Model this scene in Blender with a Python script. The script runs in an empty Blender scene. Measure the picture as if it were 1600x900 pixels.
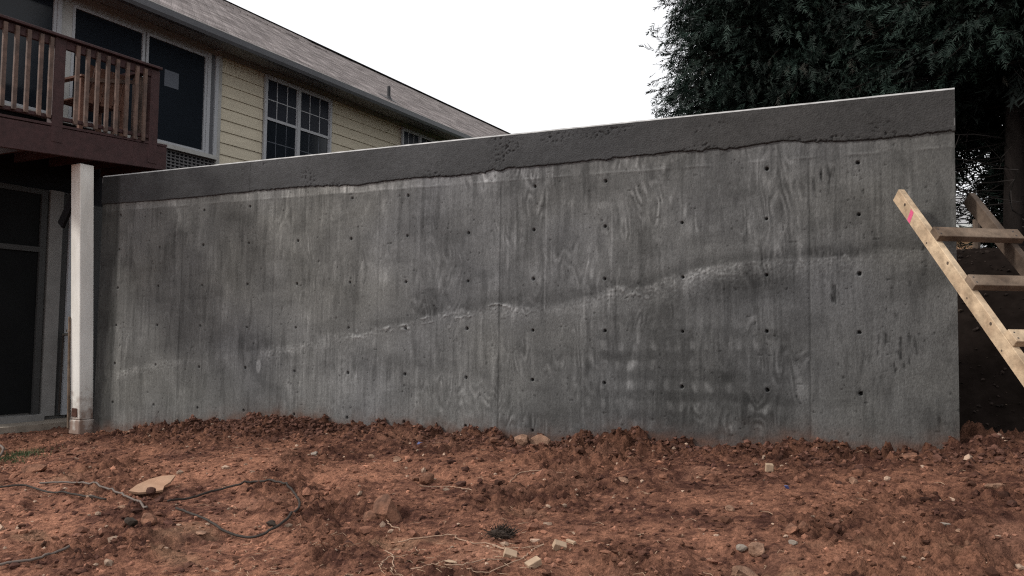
import bpy, bmesh, math, random
import numpy as np
from mathutils import Vector, Matrix

# ------------------------------------------------------------------ camera, sky, sun, exposure
S = bpy.context.scene
COL = S.collection
random.seed(7)
rng = np.random.default_rng(11)
EXPOSURE = 0.22
YAW, PITCH, ROLL = math.radians(25.595), math.radians(3.241), math.radians(-0.786)
CAM = np.array([6.962, -6.029, 0.779])
FPX = 1271.7                                            # focal length in pixels of a 1600 wide picture

def rotm(a, b, c):
    ca, sa, cb, sb, cc, sc = math.cos(a), math.sin(a), math.cos(b), math.sin(b), math.cos(c), math.sin(c)
    return (np.array([[ca, -sa, 0], [sa, ca, 0], [0, 0, 1]]) @ np.array([[1, 0, 0], [0, cb, -sb], [0, sb, cb]])
            @ np.array([[cc, 0, sc], [0, 1, 0], [-sc, 0, cc]]))
RM = rotm(YAW, PITCH, ROLL)
cd = bpy.data.cameras.new('camera')
cd.sensor_width = 36.0
cd.lens = FPX / 1600 * 36
cd.clip_start = 0.05
cd.clip_end = 3000
cam = bpy.data.objects.new('camera', cd)
COL.objects.link(cam)
mw = Matrix.Identity(4)
for i in range(3):
    mw[i][0], mw[i][1], mw[i][2], mw[i][3] = RM[i, 0], RM[i, 2], -RM[i, 1], CAM[i]
cam.matrix_world = mw
S.camera = cam

SUN_EL, SUN_AZ = math.radians(38), math.radians(58)     # from the front left of the wall, veiled by cloud
sun_dir = Vector((-math.sin(SUN_AZ) * math.cos(SUN_EL), -math.cos(SUN_AZ) * math.cos(SUN_EL), math.sin(SUN_EL)))
W = bpy.data.worlds.new('World')
S.world = W
W.use_nodes = True
nt = W.node_tree
nt.nodes.clear()
sky = nt.nodes.new('ShaderNodeTexSky')
sky.sky_type = 'NISHITA'
sky.sun_disc = False
sky.sun_elevation = SUN_EL
sky.sun_rotation = math.atan2(sun_dir.x, sun_dir.y)
sky.dust_density = 4
b1 = nt.nodes.new('ShaderNodeBackground'); b1.inputs['Strength'].default_value = 0.1
b2 = nt.nodes.new('ShaderNodeBackground'); b2.inputs['Color'].default_value = (1, 1, 1.01, 1); b2.inputs['Strength'].default_value = 1.07
mx = nt.nodes.new('ShaderNodeMixShader'); mx.inputs[0].default_value = 0.88
wo = nt.nodes.new('ShaderNodeOutputWorld')
nt.links.new(sky.outputs[0], b1.inputs['Color'])
nt.links.new(b1.outputs[0], mx.inputs[1]); nt.links.new(b2.outputs[0], mx.inputs[2]); nt.links.new(mx.outputs[0], wo.inputs[0])
sl = bpy.data.lights.new('sun', 'SUN')
sl.energy = 2.6
sl.angle = math.radians(7)
sl.color = (1.0, 0.95, 0.88)
so = bpy.data.objects.new('sun', sl)
COL.objects.link(so)
so.rotation_euler = sun_dir.to_track_quat('Z', 'Y').to_euler()
so.location = (0, -10, 12)
S.view_settings.view_transform = 'Standard'
S.view_settings.look = 'None'
S.view_settings.exposure = EXPOSURE
S.view_settings.gamma = 1
S.render.engine = 'CYCLES'
S.cycles.use_denoising = False
S.cycles.pixel_filter_type = 'BLACKMAN_HARRIS'
S.render.filter_size = 1.2
S.cycles.filter_width = 1.2
S.view_settings.use_curve_mapping = False

# ------------------------------------------------------------------ small numeric helpers
_G = {}
def perlin(x, y, seed=0):
    if seed not in _G:
        g = np.random.default_rng(seed).uniform(0, 2 * math.pi, (256, 256))
        _G[seed] = (np.cos(g), np.sin(g))
    gx, gy = _G[seed]
    xi = np.floor(x).astype(int); yi = np.floor(y).astype(int)
    xf = x - xi; yf = y - yi
    u = xf * xf * xf * (xf * (xf * 6 - 15) + 10); v = yf * yf * yf * (yf * (yf * 6 - 15) + 10)
    def dot(ix, iy, dx, dy):
        a = ix & 255; b = iy & 255
        return gx[a, b] * dx + gy[a, b] * dy
    n00 = dot(xi, yi, xf, yf); n10 = dot(xi + 1, yi, xf - 1, yf)
    n01 = dot(xi, yi + 1, xf, yf - 1); n11 = dot(xi + 1, yi + 1, xf - 1, yf - 1)
    return ((n00 * (1 - u) + n10 * u) * (1 - v) + (n01 * (1 - u) + n11 * u) * v) * 1.5
def fbm(x, y, oct=4, seed=0, gain=.5):
    a, t, amp = np.zeros_like(x, float), 0, 1
    f = 1
    for o in range(oct):
        a += amp * perlin(x * f + 13.7 * o, y * f + 7.3 * o, seed + o); t += amp
        amp *= gain; f *= 2.03
    return a / t
def sstep(a, b, x):
    t = np.clip((x - a) / (b - a), 0, 1)
    return t * t * (3 - 2 * t)
def curve(pts, x):
    p = np.array(pts)
    return np.interp(x, p[:, 0], p[:, 1])
def ray(u, v):
    return RM @ np.array([(u - 800) / FPX, 1, -(v - 450) / FPX])

# ------------------------------------------------------------------ materials
MATS = {}
def mat(name, col, rough=.8, var=.12, scale=8, bump=0., bscale=60, spec=.3, stretch=(1, 1, 1), metal=0, attr=None, dark=None, detail=6):
    if name in MATS: return MATS[name]
    m = bpy.data.materials.new(name); MATS[name] = m
    m.use_nodes = True
    t = m.node_tree; N = t.nodes; L = t.links
    p = N['Principled BSDF']
    p.inputs['Roughness'].default_value = rough
    p.inputs['Specular IOR Level'].default_value = spec
    p.inputs['Metallic'].default_value = metal
    tc = N.new('ShaderNodeTexCoord'); mp = N.new('ShaderNodeMapping'); mp.inputs['Scale'].default_value = stretch
    L.new(tc.outputs['Object'], mp.inputs[0])
    n = N.new('ShaderNodeTexNoise'); n.inputs['Scale'].default_value = scale; n.inputs['Detail'].default_value = detail; n.inputs['Roughness'].default_value = .6
    L.new(mp.outputs[0], n.inputs['Vector'])
    r = N.new('ShaderNodeMapRange'); r.inputs['From Min'].default_value = .3; r.inputs['From Max'].default_value = .7
    r.inputs['To Min'].default_value = 1 - var; r.inputs['To Max'].default_value = 1 + var
    L.new(n.outputs['Fac'], r.inputs['Value'])
    mul = N.new('ShaderNodeVectorMath'); mul.operation = 'SCALE'
    L.new(r.outputs[0], mul.inputs['Scale'])
    if attr:
        a = N.new('ShaderNodeAttribute'); a.attribute_name = attr
        L.new(a.outputs['Color'], mul.inputs[0])
    elif dark:
        n2 = N.new('ShaderNodeTexNoise'); n2.inputs['Scale'].default_value = scale * .35; n2.inputs['Detail'].default_value = 4
        L.new(mp.outputs[0], n2.inputs['Vector'])
        cr = N.new('ShaderNodeValToRGB')
        cr.color_ramp.elements[0].position = .35; cr.color_ramp.elements[0].color = (*dark, 1)
        cr.color_ramp.elements[1].position = .62; cr.color_ramp.elements[1].color = (*col, 1)
        L.new(n2.outputs['Fac'], cr.inputs[0]); L.new(cr.outputs[0], mul.inputs[0])
    else:
        mul.inputs[0].default_value = col
    L.new(mul.outputs[0], p.inputs['Base Color'])
    if bump:
        n3 = N.new('ShaderNodeTexNoise'); n3.inputs['Scale'].default_value = bscale; n3.inputs['Detail'].default_value = 5
        L.new(mp.outputs[0], n3.inputs['Vector'])
        bp = N.new('ShaderNodeBump'); bp.inputs['Strength'].default_value = bump; bp.inputs['Distance'].default_value = .01
        L.new(n3.outputs['Fac'], bp.inputs['Height']); L.new(bp.outputs[0], p.inputs['Normal'])
    return m

M_soil = mat('red_clay_soil', (.15, .07, .045), 1, .5, 75, 1.0, 150, .03, attr='Col', detail=8)
M_terr = mat('bank_soil', (.05, .03, .02), 1, .3, 9, .4, 30, 0, attr='Col')
M_conc = mat('cast_concrete', (.13, .13, .13), .9, .26, 70, .4, 130, .12, stretch=(1, 1, .5), attr='Col', detail=8)
M_band = mat('fresh_cement_coat', (.082, .082, .088), .8, .22, 45, .6, 90, .25, attr='Col', detail=8)
M_edge = mat('cement_edge', (.34, .335, .33), .8, .35, 12, .2, 120)
M_cback = mat('wall_back_concrete', (.12, .12, .12), .9, .2, 5)
M_lum = mat('new_lumber', (.45, .345, .235), .75, .3, 18, .25, 60, .15, (1, 1, 1), dark=(.31, .22, .145))
M_lum2 = mat('weathered_lumber', (.15, .11, .08), .8, .35, 14, .3, 60, .2, dark=(.085, .058, .040))
M_lum3 = mat('dark_lumber', (.10, .074, .056), .85, .35, 10, .3, 60, .2, dark=(.05, .035, .026))  # darker lumber tone: right ladder rail, knots, fence post
M_pink = mat('pink_marker_paint', (.55, .09, .19), .7, .15, 60)
M_stain = mat('red_brown_deck_stain', (.042, .0185, .0185), .65, .3, 14, .1, 60, .3, (1, 1, 1))
M_balu = mat('worn_baluster_stain', (.128, .082, .064), .75, .3, 18, .15, 60, dark=(.072, .050, .042))
M_chair = mat('brown_patio_wood', (.15, .075, .052), .7, .25, 15)
M_white = mat('white_paint', (.36, .36, .35), .6, .1, 6, .1, 60, .35, dark=(.29, .285, .27))
def mud_foot(m, z_lo, z_hi, col):
    t = m.node_tree; N = t.nodes; L = t.links; p = N['Principled BSDF']
    src = p.inputs['Base Color'].links[0].from_socket
    g = N.new('ShaderNodeNewGeometry'); sx = N.new('ShaderNodeSeparateXYZ'); L.new(g.outputs['Position'], sx.inputs[0])
    n = N.new('ShaderNodeTexNoise'); n.inputs['Scale'].default_value = 14; n.inputs['Detail'].default_value = 7; L.new(g.outputs['Position'], n.inputs['Vector'])
    ad = N.new('ShaderNodeMath'); ad.operation = 'MULTIPLY_ADD'; ad.inputs[1].default_value = -.9; L.new(n.outputs['Fac'], ad.inputs[0]); L.new(sx.outputs['Z'], ad.inputs[2])
    r = N.new('ShaderNodeMapRange'); r.inputs['From Min'].default_value = z_lo - .45; r.inputs['From Max'].default_value = z_hi - .45; r.inputs['To Min'].default_value = .85; r.inputs['To Max'].default_value = 0
    L.new(ad.outputs[0], r.inputs['Value'])
    mixn = N.new('ShaderNodeMixRGB'); mixn.inputs[2].default_value = (*col, 1)
    L.new(r.outputs[0], mixn.inputs[0]); L.new(src, mixn.inputs[1]); L.new(mixn.outputs[0], p.inputs['Base Color'])
M_post = mat('dirty_white_post_paint', (.70, .69, .66), .65, .12, 8, .15, 70, .3, (1, 1, .25), dark=(.56, .54, .49))
mud_foot(M_post, -.30, .12, (.16, .085, .055))
M_trim = mat('window_vinyl', (.34, .35, .37), .5, .06, 6)
M_gut = mat('gutter_aluminium', (.095, .098, .108), .45, .08, 5, spec=.4)
M_soff = mat('soffit_paint', (.26, .26, .26), .7, .08, 5)
M_fri = mat('frieze_paint', (.27, .27, .27), .7, .08, 5)
M_yel = mat('cream_lap_siding', (.50, .45, .35), .7, .07, 5, .1, 50, .25, (1, .3, 3))
M_glass = mat('dark_window_glass', (.012, .015, .020), .1, .1, 1, spec=.2)
M_glass2 = mat('screened_window_glass', (.022, .025, .034), .3, .15, 1, spec=.07)
M_dglass = mat('shaded_door_glass', (.009, .0095, .010), .3, .2, 1, spec=.02)
M_paper = mat('paper_sheet', (.09, .10, .12), .8, .05, 8)
M_latt = mat('pale_lattice_slat', (.11, .107, .11), .7, .1, 20)
M_black = mat('black_backing', (.012, .012, .014), .9, .1, 5, spec=.1)
M_base = mat('basement_wall_paint', (.17, .165, .16), .8, .15, 5)
M_dfr = mat('door_frame_grey', (.035, .035, .035), .6, .1, 8)
M_slab = mat('patio_slab_concrete', (.20, .17, .14), .9, .25, 8, .3, 60)
M_cable = mat('black_cable_rubber', (.040, .033, .029), .7, .35, 20, spec=.1)
M_cable2 = mat('dusty_cable_rubber', (.11, .085, .072), .7, .3, 20)
M_root = mat('pale_root', (.30, .20, .14), .85, .25, 40)
M_rockA = mat('orange_clay_rock', (.20, .098, .063), .9, .4, 30, .8, 70, .1, dark=(.10, .054, .038))
M_rockB = mat('tan_stone', (.26, .155, .105), .9, .3, 25, .6, 90, .2, dark=(.15, .085, .057))
M_rockC = mat('dark_red_clod', (.085, .042, .032), .95, .35, 25, .6, 90, .1, dark=(.05, .026, .02))
M_rockD = mat('grey_white_stone', (.21, .175, .145), .85, .25, 25, .3, 90)
M_tan = mat('flat_tan_slab', (.33, .205, .135), .85, .15, 14, .2, 60, dark=(.33, .19, .12))
M_block = mat('sawn_pine_block', (.33, .235, .16), .75, .15, 25, .1, 60)
M_blue = mat('blue_plastic', (.035, .055, .17), .45, .2, 20)
M_clod = mat('soil_clods', (.15, .07, .045), .95, .3, 40, .4, 120, .1, attr='Col')
M_straw = mat('straw_fibre', (.36, .25, .17), .9, .3, 30)
M_grass = mat('short_grass', (.05, .075, .03), .8, .3, 20)
M_tuft = mat('dark_root_tuft', (.035, .024, .018), .95, .3, 30)
M_leaf = mat('cypress_foliage', (.020, .030, .020), .7, .45, 1.1, spec=.2, attr='Col')
M_bark = mat('cypress_bark', (.014, .011, .010), .95, .3, 12, .6, 40, .1, (1, 1, .2))
M_twig = mat('dead_twig', (.014, .011, .010), .9, .2, 12)
M_brick = mat('far_brick_wall', (.42, .24, .16), .9, .15, 6)
M_froof = mat('far_roof_pale', (.55, .55, .57), .8, .1, 3)
M_fdark = mat('far_roof_dark', (.08, .08, .09), .8, .1, 3)
M_pipe = mat('vent_pipe_grey', (.028, .028, .032), .6, .1, 8)
M_brass = mat('spigot_metal', (.25, .23, .20), .4, .1, 10, metal=.7)

# shingles: brick pattern in the roof's own coordinates gives tab-to-tab colour
def shingle_mat():
    m = bpy.data.materials.new('asphalt_shingles'); m.use_nodes = True
    t = m.node_tree; N = t.nodes; L = t.links; p = N['Principled BSDF']
    p.inputs['Roughness'].default_value = .95; p.inputs['Specular IOR Level'].default_value = .15
    uv = N.new('ShaderNodeAttribute'); uv.attribute_name = 'roofco'
    br = N.new('ShaderNodeTexBrick'); br.offset = .5
    br.inputs['Color1'].default_value = (.175, .150, .145, 1); br.inputs['Color2'].default_value = (.34, .30, .29, 1); br.inputs['Mortar'].default_value = (.075, .066, .064, 1)
    br.inputs['Scale'].default_value = 1; br.inputs['Mortar Size'].default_value = .011
    br.inputs['Brick Width'].default_value = .19; br.inputs['Row Height'].default_value = .145; br.inputs['Bias'].default_value = 0
    L.new(uv.outputs['Vector'], br.inputs['Vector'])
    n = N.new('ShaderNodeTexNoise'); n.inputs['Scale'].default_value = 2.2; n.inputs['Detail'].default_value = 8
    L.new(uv.outputs['Vector'], n.inputs['Vector'])
    r = N.new('ShaderNodeMapRange'); r.inputs['From Min'].default_value = .3; r.inputs['From Max'].default_value = .7; r.inputs['To Min'].default_value = .65; r.inputs['To Max'].default_value = 1.3
    L.new(n.outputs['Fac'], r.inputs['Value'])
    s = N.new('ShaderNodeVectorMath'); s.operation = 'SCALE'
    L.new(br.outputs['Color'], s.inputs[0]); L.new(r.outputs[0], s.inputs['Scale']); L.new(s.outputs[0], p.inputs['Base Color'])
    return m
M_shin = shingle_mat()

# ------------------------------------------------------------------ object helpers
def tag(o, label=None, cat=None, group=None, kind=None):
    if label: o['label'] = label
    if cat: o['category'] = cat
    if group: o['group'] = group
    if kind: o['kind'] = kind
    return o
def empty(name, loc, label=None, cat=None, group=None):
    o = bpy.data.objects.new(name, None); COL.objects.link(o)
    o.location = loc; o.empty_display_size = .2
    return tag(o, label, cat, group)
def link(name, me, m, parent=None):
    o = bpy.data.objects.new(name, me); COL.objects.link(o)
    if m and not me.materials: me.materials.append(m)
    if parent is not None:
        o.parent = parent
        if parent.type == 'EMPTY':                    # meshes are modelled in world coordinates
            o.matrix_parent_inverse = Matrix.Translation(parent.location).inverted()
    return o
def npmesh(name, V, F, cols=None, smooth=False):
    """V (n,3), F (m,k) equal-sided faces"""
    me = bpy.data.meshes.new(name)
    V = np.asarray(V, np.float32); F = np.asarray(F, np.int32)
    k = F.shape[1]
    me.vertices.add(len(V)); me.vertices.foreach_set('co', V.ravel())
    me.loops.add(F.size); me.loops.foreach_set('vertex_index', F.ravel())
    me.polygons.add(len(F)); me.polygons.foreach_set('loop_start', np.arange(0, F.size, k, dtype=np.int32))
    me.polygons.foreach_set('loop_total', np.full(len(F), k, np.int32))
    me.polygons.foreach_set('use_smooth', np.full(len(F), smooth, bool))
    me.update(calc_edges=True)
    if cols is not None:
        a = me.color_attributes.new('Col', 'FLOAT_COLOR', 'POINT')
        c = np.ones((len(V), 4), np.float32); c[:, :3] = cols
        a.data.foreach_set('color', c.ravel())
    return me
def gridfaces(nx, ny):
    i = np.arange(nx - 1)[None, :] + np.arange(ny - 1)[:, None] * nx
    i = i.ravel()
    return np.stack([i, i + 1, i + nx + 1, i + nx], 1)

class MB:
    def __init__(s, M=None):
        s.v, s.f, s.M = [], [], M
    def add(s, vs, fs):
        b = len(s.v)
        for p in vs:
            p = Vector(p)
            s.v.append(tuple(s.M @ p) if s.M else tuple(p))
        s.f += [tuple(i + b for i in f) for f in fs]
        return s
    def hexa(s, p):          # 8 corners: bottom ring 0-3, top ring 4-7
        return s.add(p, [(0, 3, 2, 1), (4, 5, 6, 7), (0, 1, 5, 4), (1, 2, 6, 5), (2, 3, 7, 6), (3, 0, 4, 7)])
    def box(s, a, b):
        (x0, y0, z0), (x1, y1, z1) = a, b
        return s.hexa([(x0, y0, z0), (x1, y0, z0), (x1, y1, z0), (x0, y1, z0), (x0, y0, z1), (x1, y0, z1), (x1, y1, z1), (x0, y1, z1)])
    def bar(s, p, q, u, v, hu, hv):   # beam from p to q with half sizes hu, hv along unit vectors u, v
        p, q, u, v = Vector(p), Vector(q), Vector(u) * hu, Vector(v) * hv
        return s.hexa([p - u - v, p + u - v, p + u + v, p - u + v, q - u - v, q + u - v, q + u + v, q - u + v])
    def tube(s, pts, r, n=8, cap=True):
        pts = [Vector(p) for p in pts]
        if not hasattr(r, '__len__'): r = [r] * len(pts)
        rings = []
        up = Vector((0.13, 0.21, 1)).normalized()
        vs = []
        for i, p in enumerate(pts):
            d = (pts[min(i + 1, len(pts) - 1)] - pts[max(i - 1, 0)]).normalized()
            a = d.cross(up)
            if a.length < 1e-4: a = d.cross(Vector((1, 0, 0)))
            a.normalize(); b = d.cross(a)
            for k in range(n):
                t = 2 * math.pi * k / n
                vs.append(p + (a * math.cos(t) + b * math.sin(t)) * r[i])
        fs = []
        for i in range(len(pts) - 1):
            for k in range(n):
                k2 = (k + 1) % n
                fs.append((i * n + k, i * n + k2, (i + 1) * n + k2, (i + 1) * n + k))
        if cap:
            fs.append(tuple(range(n - 1, -1, -1))); fs.append(tuple((len(pts) - 1) * n + k for k in range(n)))
        return s.add(vs, fs)
    def build(s, name, m, parent=None, bevel=0, smooth=False):
        me = bpy.data.meshes.new(name)
        me.from_pydata(s.v, [], s.f); me.update()
        bm = bmesh.new(); bm.from_mesh(me)
        bmesh.ops.recalc_face_normals(bm, faces=bm.faces)
        if bevel:
            bmesh.ops.bevel(bm, geom=bm.edges[:], offset=bevel, segments=1, affect='EDGES', profile=.5)
        bm.to_mesh(me); bm.free()
        if smooth:
            for p in me.polygons: p.use_smooth = True
        return link(name, me, m, parent)
def spline(pts, n=8):
    """Catmull-Rom through points"""
    P = [np.array(p, float) for p in pts]
    P = [2 * P[0] - P[1]] + P + [2 * P[-1] - P[-2]]
    out = []
    for i in range(1, len(P) - 2):
        for k in range(n):
            t = k / n
            out.append(.5 * (2 * P[i] + (P[i + 1] - P[i - 1]) * t + (2 * P[i - 1] - 5 * P[i] + 4 * P[i + 1] - P[i + 2]) * t * t
                             + (3 * P[i] - P[i - 1] - 3 * P[i + 1] + P[i + 2]) * t ** 3))
    out.append(P[-2])
    return out

# ------------------------------------------------------------------ ground (front yard)
CONTACT = [(-3, -.33), (-.82, -.306), (.0, -.2), (.04, -.187), (.27, -.192), (.83, -.096), (1.24, -.042), (1.64, .010), (2.16, -.003), (2.38, -.065), (2.59, -.035),
           (2.86, -.008), (3.19, .011), (3.51, -.034), (3.87, -.001), (4.11, -.038), (4.5, -.032), (4.77, .005), (5.12, .067), (5.37, .021), (5.56, .011),
           (5.93, .036), (6.23, .079), (6.36, .101), (6.52, .077), (6.72, .061), (7.07, .086), (7.26, .127), (7.42, .2), (7.55, .152), (7.8, .13), (9, .15), (12, .15)]
def zbase(x):
    return curve([(-6, -.36), (-.9, -.32), (.8, -.19), (2.4, -.10), (4.5, -.06), (6.2, .0), (7.5, .06), (12, .1)], x)
def ground_smooth(x, y):
    x = np.asarray(x, float); y = np.asarray(y, float)
    d = np.clip(-y, 0, None)
    z = zbase(x) - .095 * d
    hump = curve(CONTACT, x) - .05 - zbase(x)
    z = z + hump * np.exp(-(d / .30) ** 2)
    z = z + .05 * fbm(x * .7, y * .7, 3, 5) * sstep(.1, .8, d)
    return z
def ground_z(x, y):
    x = np.asarray(x, float); y = np.asarray(y, float)
    z = ground_smooth(x, y)
    d = np.clip(-y, 0, None)
    near = np.exp(-(d / .45) ** 2) * sstep(-.6, .2, x)
    rough = .28 + 1.25 * sstep(-.12, .32, fbm(x * 1.1, y * 1.3, 3, 31)) + .75 * near
    n1 = fbm(x * 4.5, y * 4.5, 3, 40)
    n2 = fbm(x * 14, y * 14, 3, 50)
    n3 = fbm(x * 38, y * 38, 2, 60)
    bill = np.abs(fbm(x * 9, y * 9, 3, 70))
    n4 = perlin(x * 30, y * 30, 63); n5 = perlin(x * 52, y * 52, 64)
    crumb = .011 * np.clip(n4 - .05, 0, None) + .008 * np.clip(n5 - .05, 0, None)
    z = z + rough * (.030 * n1 + .030 * n2 + .014 * n3) + rough * .034 * (.25 - bill) + (.25 + rough) * crumb * 1.5
    z = z - .035 * sstep(.22, .45, perlin(x * 1.5 + .4 * y, y * 2.6, 79)) * sstep(.3, .9, d)
    lump = sstep(.18, .45, perlin(x * 7.5, y * 7.5, 77)) * .03 + sstep(.2, .5, perlin(x * 17, y * 17, 78)) * .014
    return z + lump * (near * 1.3 + .25 * rough)
def gpt(u, v, lift=0.):
    """where the line of sight through a picture point meets the yard"""
    d = ray(u, v)
    t = np.linspace(1.5, 14, 900)
    P = CAM[None] + d[None] * t[:, None]
    below = P[:, 2] < ground_smooth(P[:, 0], P[:, 1])
    i = int(np.argmax(below)) if below.any() else len(t) - 1
    p = P[i].copy(); p[2] = gz1(p[0], p[1]) + lift
    return p
def pxsize(p, px):
    return px * float(((p - CAM) @ RM)[1]) / FPX

NXG, NYG = 860, 345
gx = np.linspace(-3.0, 9.6, NXG); gy = -4.5 + 5.1 * (np.linspace(0, 1, NYG))
GX, GY = np.meshgrid(gx, gy)
GZ = ground_z(GX.ravel(), GY.ravel())
gxr, gyr = GX.ravel(), GY.ravel()
def gz1(x, y):
    i = (x - gx[0]) / (gx[1] - gx[0]); j = (y - gy[0]) / (gy[1] - gy[0])
    i = min(max(i, 0), NXG - 1.001); j = min(max(j, 0), NYG - 1.001)
    a, b = int(i), int(j); p, q = i - a, j - b
    G = GZ.reshape(NYG, NXG)
    return float((G[b, a] * (1 - p) + G[b, a + 1] * p) * (1 - q) + (G[b + 1, a] * (1 - p) + G[b + 1, a + 1] * p) * q)
def soil_col(x, y):
    d = np.clip(-y, 0, None)
    a = fbm(x * .8, y * 1.1, 4, 90)
    b = fbm(x * 3.2, y * 3.8, 4, 95)
    c = fbm(x * 11, y * 11, 3, 99)
    e = fbm(x * 30, y * 30, 2, 101)
    t = np.clip(.42 + .7 * a + .6 * b + .6 * c + .7 * e, 0, 1)[:, None]
    dark = np.array([.060, .028, .021]); lite = np.array([.245, .118, .075])
    col = dark * (1 - t) + lite * t
    org = sstep(.18, .5, fbm(x * 1.7, y * 1.7, 3, 105))[:, None] * .5
    col = col * (1 - org) + np.array([.245, .126, .084]) * org
    rgh = sstep(-.12, .32, fbm(x * 1.1, y * 1.3, 3, 31))
    col = col * (1.0 - .26 * rgh)[:, None] * np.array([.96, .95, .96])
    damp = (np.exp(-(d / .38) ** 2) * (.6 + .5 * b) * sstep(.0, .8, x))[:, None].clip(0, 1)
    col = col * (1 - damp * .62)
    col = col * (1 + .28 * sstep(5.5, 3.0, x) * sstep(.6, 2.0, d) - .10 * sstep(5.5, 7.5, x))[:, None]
    dry = (sstep(.25, .5, fbm(x * 1.3 + 4, y * 2.2, 3, 115)) * sstep(1.2, 2.4, d))[:, None] * .35
    return col * (1 - dry) + np.array([.25, .155, .098]) * dry
gc = soil_col(gxr, gyr)
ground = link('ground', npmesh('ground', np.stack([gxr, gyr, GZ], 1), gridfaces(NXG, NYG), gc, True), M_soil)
tag(ground, 'trampled red clay yard in front of the concrete wall', kind='structure')

# wide terrain: carries the yard on to the horizon, rises as a shaded bank behind the wall
def spread(a, b, st, far):
    c = list(np.arange(a, b, st)); s = st; p = c[-1]
    while p < far: s *= 1.35; p += s; c.append(p)
    s = st; p = a; l = []
    while p > -far: s *= 1.35; p -= s; l.append(p)
    return np.array(l[::-1] + c)
tx, ty = spread(-6, 22, .22, 900), spread(-8, 16, .16, 900)
TX, TY = np.meshgrid(tx, ty); txr, tyr = TX.ravel(), TY.ravel()
tz = zbase(txr) - .095 * np.clip(-tyr, 0, 22) - .10
up = sstep(.75, 2.3, tyr + .25 * fbm(txr * .6, tyr * .2, 2, 201))
tz = tz + up * (1.62 + .09 * np.clip(tyr - 2.3, 0, 45)) + .10 * up * fbm(txr * 1.5, tyr * 1.5, 4, 210)
tz = tz + .3 * fbm(txr * .05, tyr * .05, 2, 215) * sstep(20, 80, np.abs(tyr))
tcol = soil_col(txr, tyr)
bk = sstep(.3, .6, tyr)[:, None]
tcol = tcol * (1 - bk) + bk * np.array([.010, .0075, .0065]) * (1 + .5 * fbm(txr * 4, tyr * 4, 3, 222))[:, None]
gr = sstep(10, 14, tyr)[:, None]
tcol = tcol * (1 - gr) + gr * np.array([.07, .115, .035]) * (1 + .3 * fbm(txr * .5, tyr * .5, 3, 230))[:, None]
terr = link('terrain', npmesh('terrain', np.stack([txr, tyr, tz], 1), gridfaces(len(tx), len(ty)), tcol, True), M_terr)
tag(terr, 'dark soil bank and grass rising behind the wall', kind='structure')
def terrain_z(x, y):
    i = int(np.argmin(np.abs(tx - x))); j = int(np.argmin(np.abs(ty - y)))
    return float(tz[j * len(tx) + i])

# ------------------------------------------------------------------ retaining wall
WX0, WX1, WTOP, WTH = -.9, 7.292, 2.445, .25
wall = empty('retaining_wall', (3.2, .12, -.3), 'long board-marked grey concrete retaining wall with rows of tie holes', 'wall')
PXW = .0084
nx = int((WX1 - WX0) / PXW) + 1; z0, z1 = -.55, 2.24
nz = int((z1 - z0) / PXW) + 1
wx, wz = np.linspace(WX0, WX1, nx), np.linspace(z0, z1, nz)
X, Z = [a.ravel() for a in np.meshgrid(wx, wz)]
XO, ZO = X.copy(), Z.copy()
Y = np.zeros_like(X)
SEAM = [1.54, 3.96, 6.383]
pid = np.digitize(X, SEAM)
SHEET = [.32, 1.54, 2.75, 3.96, 5.17, 6.383]
sid = np.digitize(X, SHEET)
# tone: 0.13 is the plain grey
tone = np.full_like(X, .098)
tone *= 1 + .34 * fbm(X * 1.0, Z * .9, 4, 300) + .26 * fbm(X * 3.4, Z * 2.4, 4, 310)
tone *= np.array([1.0, .96, 1.02, 1.03, .98, .93, .97])[sid]
tone *= 1 - .16 * sstep(.05, .35, fbm(X * 1.6, Z * 5.0, 3, 312)) + .20 * sstep(.05, .40, fbm(X * 2.4 + 5, Z * 1.5, 4, 314))
wpx = X + .012 * fbm(X * 3, Z * 2.2, 3, 318)
streak = fbm(wpx * 22, Z * 1.1, 3, 320) + .8 * fbm(wpx * 55, Z * 2.6, 2, 330)
tone *= 1 + .30 * streak * (.10 + 1.0 * sstep(-.3, .3, fbm(X * 1.3, Z * 1.3, 2, 340)))
dab = sstep(.12, .45, fbm(wpx * 17, Z * 3.6, 2, 345)) * sstep(-.15, .25, fbm(X * 2.1, Z * 2.6, 2, 347))
tone *= 1 + dab * np.array([.22, .30, .34, .10])[pid]
dab2 = sstep(.15, .45, fbm(wpx * 13 + 40, Z * 2.2 + 9, 2, 348))
tone *= 1 - .22 * dab2
# print of the plywood face: contour lines of stretched noise, another sheet in each bay, and two sheets high
amp = np.array([.25, .22, .32, .50, .75, .70, .08])[sid]
g = np.zeros_like(X)
for b in range(7):
    for k in range(1):
        m_ = sid == b
        if not m_.any(): continue
        xx, zz = X[m_], Z[m_]
        f = fbm(xx * 2.9 + b * 9.1 + k * 3, zz * .85 + b * 4.4 + k * 5, 3, 350 + b * 7 + k) + .07 * fbm(xx * 12, zz * 4, 2, 360) + xx * .30
        c = np.sin(f * 2 * math.pi * 8.0)
        g[m_] = np.sign(c) * np.abs(c) ** .8
patch = sstep(-.10, .34, fbm(X * 2.2, Z * 2.6, 3, 370))
tone *= 1 + amp * patch * (.75 * np.clip(g, 0, 1) + .35 * np.clip(g, -1, 0)) * (.35 + .9 * sstep(-.2, .4, fbm(X * 11, Z * 5, 2, 375)))
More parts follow.
